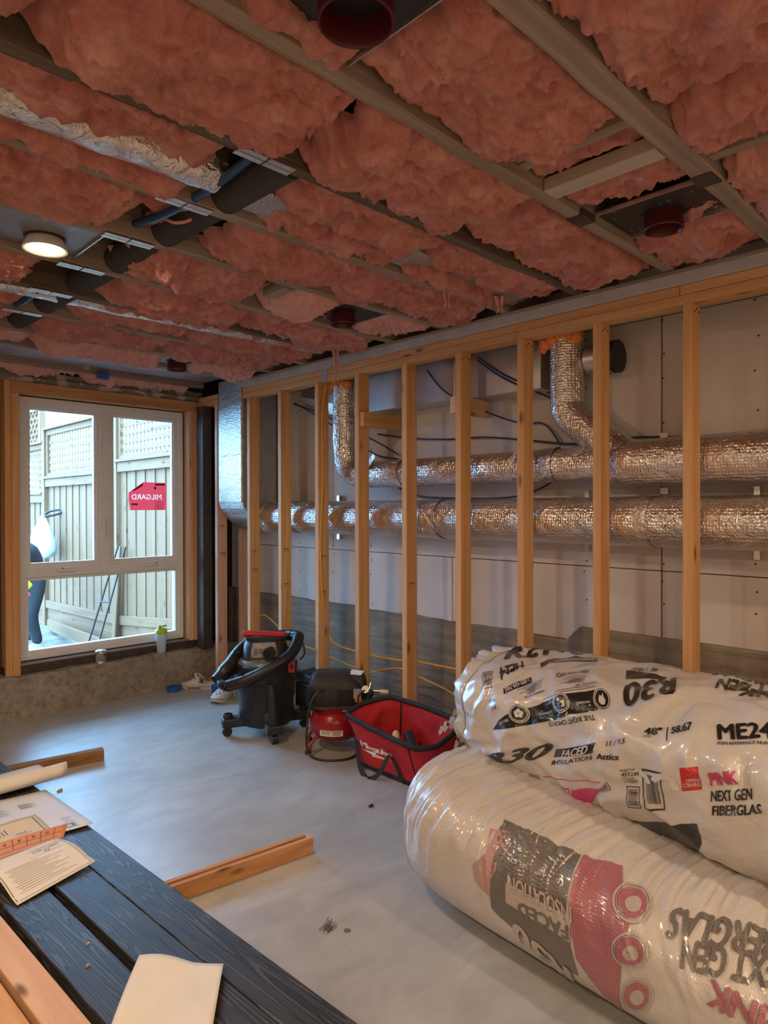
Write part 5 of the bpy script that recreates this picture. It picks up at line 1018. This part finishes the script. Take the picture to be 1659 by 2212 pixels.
def bdisp(D, y, th):
    up = np.clip((np.sin(th)+.75)/1.0, 0, 1)
    if D is BA:
        q = np.stack([y*42+2.5*np.sin(th*2+y*3), th*1.6, y*0], 1); g = np.stack([y*7, th*1.7, y*0+4], 1)
        w_ = .35+.65*np.clip(np.sin(th)*1.4, 0, 1)
        return (.0052*fbm(q, D['seed'], 2, .5, True)*w_ + .008*fbm(g, D['seed']+5, 3))*up
    q = np.stack([y*7+th*1.2, th*2.2-y*2, y*0], 1); g = np.stack([y*19-th*3, th*6+y*5, y*0+7], 1)
    wv = fbm(np.stack([y*4, th*2, y*0+3], 1), D['seed']+3, 2)
    return .012*fbm(q*.55+wv[:,None]*.5, D['seed'], 2, .4, True) + .005*fbm(q*1.3+wv[:,None], D['seed']+4, 1, .5, True) + .0010*fbm(g, D['seed']+9, 2, .5, True)
def bpoint(D, y, th, off=0.0):
    y = np.asarray(y, float).ravel(); th = np.asarray(th, float).ravel(); h = 1e-3
    P = bsurf(D, y, th); a = bsurf(D, np.clip(y+h, D['y0'], D['y1']), th)-bsurf(D, np.clip(y-h, D['y0'], D['y1']), th); b = bsurf(D, y, th+h)-bsurf(D, y, th-h)
    N = np.cross(b, a); N /= np.maximum(1e-9, np.linalg.norm(N, axis=1))[:,None]
    ctr = np.stack([D['cx']+D['kx']*(y-1.4), y, D['cz']+D['kz']*(y-1.4)], 1); sg = np.sign(((P-ctr)*N).sum(1)); N *= np.where(sg == 0, 1, sg)[:,None]
    P = P + N*(bdisp(D, y, th)+off)[:,None]; P[:,2] = np.maximum(P[:,2], .002); return P
def bundle(D, name, mat, label, nu, nv):
    t = thing(name, label, 'insulation bundle', (D['cx'], 1.1, max(0, D['cz']-D['b'])), 'wrapped insulation bundles')
    ys = D['y0']+(D['y1']-D['y0'])*(.5-.5*np.cos(np.linspace(0, PI, nu)))*1.0; ys = .35*ys+.65*np.linspace(D['y0'], D['y1'], nu)
    Y, T = np.meshgrid(ys, np.linspace(-PI, PI, nv, endpoint=False), indexing='ij')
    P = bpoint(D, Y, T); mb = MB(); n = nu*nv; Fc = []
    for i in range(nu-1):
        for j in range(nv): a, b = i*nv+j, i*nv+(j+1)%nv; Fc.append((a, b, b+nv, a+nv))
    Fc += [tuple(range(nv-1, -1, -1)), tuple((nu-1)*nv+j for j in range(nv))]
    mb.add([tuple(p) for p in P], Fc); return t, mb.build('wrapper', mat, t, smooth=180)
def tess(V, Fc, maxlen, aff):
    """subdivide a 2D shape until its edges are short in (y, angle) space"""
    bm = bmesh.new(); vs_ = [bm.verts.new((*aff(*p), 0)) for p in V]
    for f in Fc:
        try: bm.faces.new([vs_[i] for i in f])
        except ValueError: pass
    bmesh.ops.triangulate(bm, faces=bm.faces[:])
    for _ in range(5):
        es = [e for e in bm.edges if math.hypot(e.verts[0].co.x-e.verts[1].co.x, .3*(e.verts[0].co.y-e.verts[1].co.y)) > maxlen]
        if not es: break
        bmesh.ops.subdivide_edges(bm, edges=es, cuts=1); bmesh.ops.triangulate(bm, faces=[f for f in bm.faces if len(f.verts) > 3])
    bm.verts.index_update(); A = np.array([(v.co.x, v.co.y) for v in bm.verts]); F_ = [tuple(v.index for v in f.verts) for f in bm.faces]; bm.free(); return A, F_
def stamp(D, shape, aff, name, mat, parent, off, maxlen=.014):
    A, F_ = tess(shape[0], shape[1], maxlen, aff)
    if not len(A): return
    return MB().add([tuple(p) for p in bpoint(D, np.clip(A[:,0], D['y0'], D['y1']), A[:,1], off)], F_).build(name, mat, parent, smooth=180)
ident = lambda u, v: (u, v)
def stamp_text(D, body, S, E_, T, mat, parent, off, bold=.02, name='lettering', shear=0):
    V, Fc = text2d(body, 1, bold); w_ = max(p[0] for p in V); h = max(p[1] for p in V)
    stamp(D, (V, Fc), lambda u, v: (S[0]+(u+shear*v)/w_*(E_[0]-S[0])+v/h*(T[0]-S[0]), S[1]+(u+shear*v)/w_*(E_[1]-S[1])+v/h*(T[1]-S[1])), name, mat, parent, off, .008 if D is BA else .014)
def m_wrap(name, c, rough, weave, spec=.6):
    mt, nt, b, N, L = newmat(name); v = coords(nt, 1, False); f = noise(nt, v, 4, 5, .6, .5); g = noise(nt, v, 26, 5, .6, 1.2)
    L.new(ramp(nt, f, [(.3, tuple(x*.88 for x in c)), (.7, c)]), b.inputs['Base Color']); b.inputs['Roughness'].default_value = rough; b.inputs['Specular IOR Level'].default_value = spec
    nb = bump(nt, b, g, .45, .008)
    if weave:
        vo = N.new('ShaderNodeTexVoronoi'); vo.inputs['Scale'].default_value = 170; vo.inputs['Randomness'].default_value = .25; L.new(v, vo.inputs['Vector']); nb = bump(nt, b, vo.outputs['Distance'], .5, .002, nb)
    b.inputs['Coat Weight'].default_value = .5; b.inputs['Coat Roughness'].default_value = .12
m_wrap('woven_wrap', (.62,.57,.54), .34, True); m_wrap('white_wrap', (.62,.575,.545), .28, False)
m_wrap('wrap_black', (.014,.014,.015), .28, False); m_wrap('wrap_pink', (.62,.03,.17), .3, False); m_wrap('wrap_red', (.60,.02,.03), .3, False); m_wrap('wrap_white', (.66,.62,.59), .28, False)
m_wrap('veiled_black', (.17,.155,.14), .34, True); m_wrap('veiled_pink', (.42,.15,.19), .34, True); m_wrap('veiled_pale', (.52,.45,.42), .34, True); m_wrap('veiled_patch', (.50,.30,.29), .34, True)
MK = {'k': 'wrap_black', 'p': 'wrap_pink', 'r': 'wrap_red', 'w': 'wrap_white'}; MA = {'k': 'veiled_black', 'p': 'veiled_pink', 'w': 'veiled_pale', 'w2': 'veiled_pale', 'p2': 'veiled_patch'}
ta, wa = bundle(BA, 'insulation_bundle', 'woven_wrap', 'long insulation bundle in milky woven plastic lying on the floor', 420, 110)
tb, wb_ = bundle(BB, 'insulation_bundle', 'white_wrap', 'crumpled white printed insulation bundle leaning on top', 260, 130)
def fan(pts): return pts, [tuple(range(len(pts)))]
for nm, ps, mk in APO: stamp(BA, fan(ps), ident, nm, MA[mk], ta, .0025 if mk != 'w2' else .004, .008)
for nm, c, rx, ry in ARI:
    ux = (rx[0]-c[0], rx[1]-c[1]); uy = (ry[0]-c[0], ry[1]-c[1]); aff = lambda u, v, c=c, ux=ux, uy=uy: (c[0]+u*ux[0]+v*uy[0], c[1]+u*ux[1]+v*uy[1])
    stamp(BA, merge2d([ring2d(0,0,.88,1,32), ring2d(0,0,.78,.82,32)]), aff, nm, 'veiled_pale', ta, .0045); stamp(BA, disc2d(0,0,.74,28), aff, nm, 'veiled_pink', ta, .004)
    stamp(BA, disc2d(.08,-.08,.42,20), aff, nm, 'veiled_pale', ta, .005)
for body, S, E_, T, mk in ATX: stamp_text(BA, body, S, E_, T, MA[mk], ta, .0055, .045)
for nm, ps, mk in BPO: stamp(BB, fan(ps), ident, nm, MK[mk], tb, .0012, .02)
for nm, c, rx, ry in BRI:
    ux = (rx[0]-c[0], rx[1]-c[1]); uy = (ry[0]-c[0], ry[1]-c[1]); aff = lambda u, v, c=c, ux=ux, uy=uy: (c[0]+u*ux[0]+v*uy[0], c[1]+u*ux[1]+v*uy[1])
    dk_ = 'wrap_pink' if nm == 'pink_badge' else 'wrap_black'
    stamp(BB, disc2d(0,0,1,32), aff, nm, 'wrap_white', tb, .0018); stamp(BB, disc2d(0,0,.9,32), aff, nm, dk_, tb, .0024); stamp(BB, ring2d(0,0,.74,.82,32), aff, nm, 'wrap_white', tb, .003)
    if nm == 'fire_badge': ic = ([(-.1,-.5),(.25,-.45),(.4,-.1),(.2,.2),(.15,.55),(-.05,.2),(-.2,.35),(-.4,0),(-.35,-.3)], [(0,1,2,3,4,5,6,7,8)])
    elif nm == 'install_badge': ic = merge2d([disc2d(-.25,.3,.2,12), ([(-.1,.1),(.45,.3),(.5,-.35),(.1,-.5),(.2,-.1)], [(0,1,2,3,4)])])
    else: ic = merge2d([disc2d(.26*math.cos(2*PI*k/5+.3), .26*math.sin(2*PI*k/5+.3), .2, 12) for k in range(5)])
    stamp(BB, ic, aff, nm, 'wrap_white', tb, .0031)
for nm, ps, vert in BBA:
    aff = lambda u, v, ps=ps: tuple((ps[0][k]*(1-u)+ps[1][k]*u)*(1-v)+(ps[3][k]*(1-u)+ps[2][k]*u)*v for k in (0, 1))
    fr_ = [rect2d(0,0,1,.04,6), rect2d(0,.96,1,1,6), rect2d(0,0,.05,1,1,6), rect2d(.95,0,1,1,1,6)]; rnd = random.Random(len(nm)+int(ps[0][0]*1000)); x = .14
    while x < .86:
        w_ = rnd.choice((.012,.02,.035)); fr_.append(rect2d(.15,x,.85,min(.88,x+w_),6) if vert else rect2d(x*.9+.05,.12,min(.88,x+w_)*.9+.05,.84,1,8)); x += w_+rnd.choice((.015,.025,.03))
    stamp(BB, merge2d(fr_), aff, nm, 'wrap_black', tb, .0022)
for a, b, n in BLI:
    d = (b[0]-a[0], b[1]-a[1]); pp = []
    for k in range(n): ln = .6+.4*((k*7) % 5)/4; pp.append(rect2d(0, k, ln, k+.22, 10))
    stamp(BB, merge2d(pp), lambda u, v, a=a, d=d: (a[0]+u*d[0]-v*.004, a[1]+u*d[1]-v*.028), 'fine_print', 'wrap_black', tb, .0018)
for body, S, E_, T, mk in BTX: stamp_text(BB, body, S, E_, T, MK[mk], tb, .0034, .040 if body in ('ME24', 'R30', 'R21', '48"', '58.67', 'PINK', 'NEXT GEN', 'FIBERGLAS', 'FACED', 'Attics') else .02, shear=.18 if body in ('R21', 'FACED') else 0)
for (c, r0, r1, a0_, a1_) in [((.955,.16),.020,.036,.1,2.9),((.865,.20),.022,.040,.1,2.9)]:   # white numerals cut off by the fold
    V = []; n = 14
    for i in range(n):
        a = a0_+(a1_-a0_)*i/(n-1); V += [(c[0]-r0*math.cos(a)*1.2, c[1]-.12+r0*4*math.sin(a)), (c[0]-r1*math.cos(a)*1.2, c[1]-.12+r1*4*math.sin(a))]
    stamp(BB, (V, [(2*i, 2*i+1, 2*i+3, 2*i+2) for i in range(n-1)]), ident, 'numeral', 'wrap_white', tb, .003)
# torn plastic at the far end of the upper bundle
rnd = random.Random(12); n = 96; ths = np.linspace(-PI*.45, PI*.98, n); L0 = bpoint(BB, np.full(n, BB['y1']-.07), ths, .003); L1 = bpoint(BB, np.full(n, BB['y1']-.02), ths, .010); pts = []
jag = fbm(np.stack([ths*5, ths*0, ths*0], 1), 91, 4)
for i in range(n):
    a, b = Vector(L0[i]), Vector(L1[i]); d = (b-a).normalized(); l = .012+.05*max(0, jag[i]+.1); o_ = (b - Vector((BB['cx'], BB['y1'], BB['cz']))).normalized()
    pts += [a, b, b+d*l*.5+o_*.006+Vector((0,.012,0)), b+d*l+Vector((0,.015,0))+o_*.012*jag[i]]
MB().grid(pts, n, 4).build('torn_edge', 'white_wrap', tb, smooth=60, solid=.0008)
for k, (x, y, z, l, a) in enumerate([(2.30,1.83,.50,.13,2.3),(2.34,1.84,.56,.09,2.0),(2.26,1.80,.46,.07,2.8),(2.42,1.86,.62,.07,1.8)]):
    P = catmull([(x,y-.05,z),(x+l*.4*math.cos(a),y+l*.4*math.sin(a),z+.02),(x+l*.8*math.cos(a),y+l*.8*math.sin(a),z-.005),(x+l*math.cos(a),y+l*math.sin(a),z-.03)],5); pts = []
    for i, p in enumerate(P): w_ = .03*(1-.7*i/len(P))*(1+.5*math.sin(i*2.1+k)); pts += [p+Vector((0,0,w_)), p+Vector((.008,.006,0)), p-Vector((0,0,w_))]
    sc_ = MB().grid(pts, len(P), 3).build('torn_strip', 'white_wrap', tb, smooth=60, solid=.0008)
    for j in (3, 5, 8): 
        p = P[j]; MB().box(p.x-.006, p.x-.004, p.y-.006, p.y+.006, p.z-.006, p.z+.008).build('print_fleck', 'wrap_black', sc_)
# sewn end seam of the lower bag
ths = np.linspace(-PI*.35, PI*.75, 50); MB().tube([Vector(p) for p in bpoint(BA, np.full(50, BA['y1']-.10), ths, .001)], .0022, 6).build('end_seam', 'white_wrap', ta, smooth=60)
# stretched gathers where the wrap is pulled tight
for k, (y_, t0, t1) in enumerate([(1.16,.62,1.35),(1.13,.2,.9),(1.05,.55,1.2),(1.22,.75,1.3)]):
    tt = np.linspace(t0, t1, 24); MB().tube([Vector(p) for p in bpoint(BA, y_+.05*np.sin((tt-t0)*2.2+k), tt, .0)], [.0028*math.sin(PI*(i+.5)/24)+.0008 for i in range(24)], 8).build('wrap_crease', 'woven_wrap', ta, smooth=180)
# ================================================================== OUTSIDE THE WINDOW
gnd = MB(); n = 60; X, Y = np.meshgrid(np.linspace(-8, 12, n), np.linspace(5.36, 22, n), indexing='ij')
Z = -.30 + .05*fbm(np.stack([X.ravel()*1.5, Y.ravel()*1.5, X.ravel()*0], 1), 55, 4)*np.clip((Y.ravel()-5.6), 0, 1)
def m_dirt():
    mt, nt, b, N, L = newmat('dirt'); v = coords(nt, 1, False); f = noise(nt, v, 6, 8, .7); L.new(ramp(nt, f, [(.3, (.10,.075,.045)), (.7, (.25,.20,.14))]), b.inputs['Base Color']); b.inputs['Roughness'].default_value = 1; bump(nt, b, f, 1, .08)
m_dirt()
gnd.grid([(a, b, c) for a, b, c in zip(X.ravel(), Y.ravel(), Z)], n, n, flip=False); o = gnd.build('ground', 'dirt'); tag(o, 'bare pale dirt ground outside the window', 'ground', kind='structure')
XF = 3.40
def fence_panel(label, y0, y1, zb0, zb1, zr, zt, group='fence panels outside the window'):
    """boards, cap, square lattice; zb bottom (at y0, y1), zr lattice bottom, zt lattice top"""
    t = thing('lattice_fence', label, 'fence', (XF, (y0+y1)/2, -.3), group)
    n = int((y1-y0)/.08); w_ = (y1-y0)/n; pw = .0
    for k in range(n):
        a = y0+k*w_; z0 = zb0+(zb1-zb0)*k/n; dx = .006*((k*7) % 3)
        B('board', 'fence_z', XF+dx, XF+.018+dx, a+.002, a+w_-.002, z0, zr-.06, t, .002)
    za, zb = zb0, zb1
    MB().hexa([(XF-.04,y0,za-.01),(XF,y0,za-.01),(XF,y1,zb-.01),(XF-.04,y1,zb-.01),(XF-.04,y0,za+.10),(XF,y0,za+.10),(XF,y1,zb+.10),(XF-.04,y1,zb+.10)]).build('bottom_rail', 'fence_y', t, bevel=.004)
    MB().hexa([(XF-.01,y0,za-.24),(XF+.03,y0,za-.24),(XF+.03,y1,zb-.24),(XF-.01,y1,zb-.24),(XF-.01,y0,za-.012),(XF+.03,y0,za-.012),(XF+.03,y1,zb-.012),(XF-.01,y1,zb-.012)]).build('kick_board', 'fence_y', t, bevel=.004)
    B('top_rail', 'fence_y', XF-.04, XF-.001, y0, y1, zr-.15, zr-.035, t, .004); B('middle_cap', 'fence_y', XF-.07, XF+.06, y0-.02, y1+.02, zr-.034, zr, t, .004)
    B('lattice_rail', 'fence_y', XF-.02, XF+.03, y0, y1, zr, zr+.05, t, .003); B('lattice_rail', 'fence_y', XF-.02, XF+.03, y0, y1, zt-.11, zt-.035, t, .003); B('top_cap', 'fence_y', XF-.07, XF+.06, y0-.04, y1+.04, zt-.034, zt, t, .004)
    for yy in (y0, y1-.05): B('lattice_frame', 'fence_z', XF-.02, XF+.03, yy, yy+.05, zr+.05, zt-.11, t, .003)
    z = zr+.09
    while z < zt-.14: B('lattice_slat', 'fence_y', XF+.004, XF+.012, y0+.05, y1-.05, z, z+.042, t); z += .098
    y = y0+.09
    while y < y1-.08: B('lattice_slat', 'fence_z', XF+.013, XF+.021, y, y+.042, zr+.05, zt-.11, t); y += .098
    return t
fence_panel('nearest fence panel with lattice, behind the red sticker', 5.62, 8.02, .27, .06, 2.035, 2.78)
fence_panel('middle fence panel with lattice, seen through the left casement', 8.14, 10.58, .05, .0, 1.917, 2.63)
fence_panel('far lower fence panel with lattice at the left window edge', 10.70, 13.1, -.05, -.10, 1.69, 2.45)
for (y, zt, l) in [(8.08, 2.80, 'fence post between the two nearer panels'), (10.64, 2.64, 'fence post between the middle and far panels'), (5.56, 2.8, 'fence post beside the house corner')]:
    o = B('fence_post', 'fence_z', XF-.05, XF+.05, y-.05, y+.05, -.6, zt, None, .005); tag(o, l, 'post', 'fence posts')
# loose planks, leaning rods
o = MB().bar((3.22,10.0,-.17),(3.12,7.9,-.14),.05,.14).build('plank', 'fence_y', None, bevel=.004); tag(o, 'weathered plank on edge along the ground by the fence', 'plank')
o = MB().bar((3.30,8.02,-.28),(3.345,7.93,1.0),.09,.022,(1,0,0)).build('plank', 'fence_z', None, bevel=.003); tag(o, 'pale board leaning upright against the nearer fence post', 'plank')
t = thing('rod_frame', 'two dark metal rods with a crossbar leaning on the fence', 'rods', (3.1, 7.9, -.25))
MB().tube([(3.02,8.15,-.28),(3.30,7.85,1.02)], .012, 8).build('rod', 'black_metal', t, smooth=60); MB().tube([(3.07,7.98,-.28),(3.33,7.72,1.0)], .012, 8).build('rod', 'black_metal', t, smooth=60); MB().tube([(3.15,8.0,.35),(3.21,7.86,.35)], .01, 8).build('crossbar', 'black_metal', t, smooth=60)
# neighbour's white house and tall lattice
t = thing('neighbour_house', 'white clapboard house wall beyond the fence', 'house', (6.5, 14, -.3)); plain('white_siding', (.62,.64,.66), .6, 0, .03)
for k in range(14): MB().hexa([(6.5,9,1.2+.32*k),(6.9,9,1.2+.32*k),(6.9,15.0,1.2+.32*k),(6.5,15.0,1.2+.32*k),(6.53,9,1.52+.32*k),(6.9,9,1.52+.32*k),(6.9,15.0,1.52+.32*k),(6.53,15.0,1.52+.32*k)]).build('clapboard', 'white_siding', t)
B('corner_board', 'white_siding', 6.44, 6.9, 15.0, 15.2, -.3, 5.7, t)
t = thing('privacy_lattice', 'tall diagonal lattice screen at the upper left of the window', 'lattice', (4.2, 14.0, -.3))
B('screen_post', 'fence_z', 4.15, 4.25, 13.32, 13.42, -.3, 3.9, t); B('screen_rail', 'fence_y', 4.17, 4.23, 13.42, 15.5, 3.28, 3.40, t); B('screen_rail', 'fence_y', 4.17, 4.23, 13.42, 15.5, 2.40, 2.5, t)
for k in range(12):
    y = 12.6+.2*k
    for s in (1, -1):
        a = [(y, 2.5), (y+.78, 3.28)] if s > 0 else [(y, 3.28), (y+.78, 2.5)]
        MB().bar((4.2-.006*s, max(13.42, a[0][0]), a[0][1]+(max(0, 13.42-a[0][0]))*s), (4.2-.006*s, max(13.44, a[1][0]), a[1][1]), .01, .045, (1,0,0)).build('lattice_slat', 'fence_y', t) if a[1][0] > 13.6 else None
# plastic bag hanging on the fence post
plain('bag_plastic', (.55,.66,.74), .4, 0, .06, 6, .3, 12)
t = thing('carrier_bag', 'white plastic carrier bag hanging from the fence', 'bag', (3.17, 10.06, .77)); bx, by = 3.17, 10.06; pts = []; n, k = 28, 16
prof = [(0,.765),(.10,.77),(.165,.80),(.185,.87),(.175,.97),(.14,1.08),(.09,1.20),(.045,1.30),(.02,1.36)]
for i in range(n):
    a = 2*PI*i/n
    for (r_, z) in prof: pts.append((bx+1.0*r_*math.cos(a)*(1+.08*math.sin(3*a)), by+r_*1.05*math.sin(a)*(1+.06*math.sin(4*a+z*8)), z+.012*math.sin(5*a)))
MB().grid(pts, n, len(prof), True).build('bag_body', 'bag_plastic', t, smooth=180)
MB().tube(catmull([(bx,by+.02,1.34),(bx+.08,by+.05,1.40),(3.39,by+.02,1.43),(3.39,by-.02,1.38),(bx,by-.02,1.33)],5), .016, 8).build('bag_handle', 'cord_black', t, smooth=60)
MB().tube(catmull([(bx+.02,by+.05,1.36),(bx+.02,by+.12,1.22),(bx+.0,by+.19,1.05)],5), [.02,.022,.02,.02,.018,.018,.016,.014,.012,.01,.01], 8).build('bag_handle', 'cord_black', t, smooth=60)
tv = text2d('Thank You!', .08, .001); wd = max(p[0] for p in tv[0]); plain('bag_ink', (.03,.06,.16), .5)
def obag(u, v): return (bx-.19*math.cos(u*4.5)-.006, by-.05-.19*math.sin(u*4.5), v)
place2d(([(p[0]*.22/wd-.10, .85+p[1]*.6+.12*p[0]*.0) for p in tv[0]], tv[1]), obag, 'lettering', 'bag_ink', t)
place2d(merge2d([disc2d(-.04+.02*math.cos(i*1.9), .97+.045*math.sin(i*1.3), .010, 8) for i in range(9)] + [rect2d(-.07,.93+.02*i,-.05+.015*(i%3),.938+.02*i) for i in range(5)]), obag, 'printed_motif', 'bag_ink', t)
# person crouching by the fence, back turned
plain('black_clothes', (.012,.013,.016), .85, 0, .2, 30, .3, 60); plain('vest_yellow', (.75,.50,.02), .7); plain('vest_red', (.62,.04,.04), .7); plain('skin', (.45,.27,.19), .6); plain('shoe_grey', (.40,.38,.36), .7); plain('dark_hair', (.02,.015,.012), .8)
def skin_body(name, mat, verts, edges, radii, parent, root=0, sub=2):
    me = bpy.data.meshes.new(name); V = np.array(verts); og = Vector((float(V[:,0].mean()), float(V[:,1].mean()), float(V[:,2].min())))
    me.from_pydata((V-np.array(og)).tolist(), edges, []); o = bpy.data.objects.new(name, me); COL.objects.link(o); me.materials.append(MAT[mat])
    o.modifiers.new('k', 'SKIN'); sv_ = me.skin_vertices[0].data
    for i, r_ in enumerate(radii): sv_[i].radius = r_ if isinstance(r_, tuple) else (r_, r_)
    sv_[root].use_root = True; md = o.modifiers.new('u', 'SUBSURF'); md.levels = sub; md.render_levels = sub; o.modifiers['k'].use_smooth_shade = True
    if parent is not None: o.parent = parent; o.location = og-ORG[parent]
    else: o.location = og
    ORG[o] = og; return o
px, py, pz = 2.73, 9.0, -.29
pe = thing('person', 'person in black clothes and yellow-red vest bending over outside', 'person', (px, py, pz))
Vb = [(px,py,.52), (px-.02,py-.02,.66), (px-.10,py-.06,.86), (px-.22,py-.10,1.0), (px-.36,py-.12,1.06),            # pelvis, waist, chest, shoulders, neck
      (px-.02,py-.13,.47), (px-.10,py-.17,.14), (px+.0,py-.15,-.22), (px-.02,py+.13,.47), (px-.10,py+.17,.14), (px+.0,py+.15,-.22),   # legs bent
      (px-.22,py-.27,.98), (px-.38,py-.30,.76), (px-.52,py-.24,.60), (px-.22,py+.08,.98), (px-.38,py+.12,.76), (px-.52,py+.06,.60)]
skin_body('body', 'black_clothes', Vb, [(0,1),(1,2),(2,3),(3,4),(0,5),(5,6),(6,7),(0,8),(8,9),(9,10),(3,11),(11,12),(12,13),(3,14),(14,15),(15,16)],
          [.17,.16,.18,.16,.07,.12,.085,.06,.12,.085,.06,.075,.06,.045,.075,.06,.045], pe)
hp = Vector((px-.47, py-.12, 1.10)); pts, n, k = blob(hp, .105, 4, (1.1,.85,1.05)); d_ = [Vector(hp)+(p-Vector(hp)).normalized()*min((p-Vector(hp)).length, .125) for p in pts]; MB().grid(d_, n, k, True).build('head', 'skin', pe, smooth=180)
pts, n, k = blob(hp+Vector((.02,0,.025)), .112, 4, (1.05,.9,1.0)); MB().grid([p if p.z > hp.z-.02 else Vector((p.x, p.y, hp.z-.02)) for p in pts], n, k, True).build('hair', 'dark_hair', pe, smooth=180)
for nm_, mt_, zc_ in (('vest', 'vest_yellow', .50), ('vest_band', 'vest_red', .37)):
    pts, n, k = blob((px-.15, py-.10, zc_), .10, 8, (1.05,1.25,.85)); MB().grid(pts, n, k, True).build(nm_, mt_, pe, smooth=180)
for sy in (-1, 1):
    sq_loft(MB(), [(px-.06, py+sy*.15, -.295, .13, .048), (px-.06, py+sy*.15, -.26, .13, .048), (px-.04, py+sy*.15, -.225, .10, .04), (px+.0, py+sy*.15, -.19, .055, .04)], 20, 2.6).build('shoe', 'shoe_grey', pe, smooth=60)
    h = Vector((px-.55, py+(-.23 if sy < 0 else .05), .57))
    Vh = [h, h+Vector((-.03,0,-.04))]; Eh = [(0,1)]; Rh = [.028,.03]
    for f_, (dy, ln) in enumerate(((-.03,.055),(-.012,.07),(.008,.066),(.026,.052))):
        b_ = len(Vh); Vh += [h+Vector((-.045,dy,-.055)), h+Vector((-.055,dy*1.1,-.055-ln*.6)), h+Vector((-.045,dy*1.1,-.055-ln))]; Eh += [(1,b_),(b_,b_+1),(b_+1,b_+2)]; Rh += [.011,.009,.008]
    b_ = len(Vh); Vh += [h+Vector((.005,-.03*sy,-.035)), h+Vector((.0,-.05*sy,-.07))]; Eh += [(0,b_),(b_,b_+1)]; Rh += [.012,.009]
    skin_body('hand', 'skin', [tuple(v) for v in Vh], Eh, Rh, pe, 0, 1)
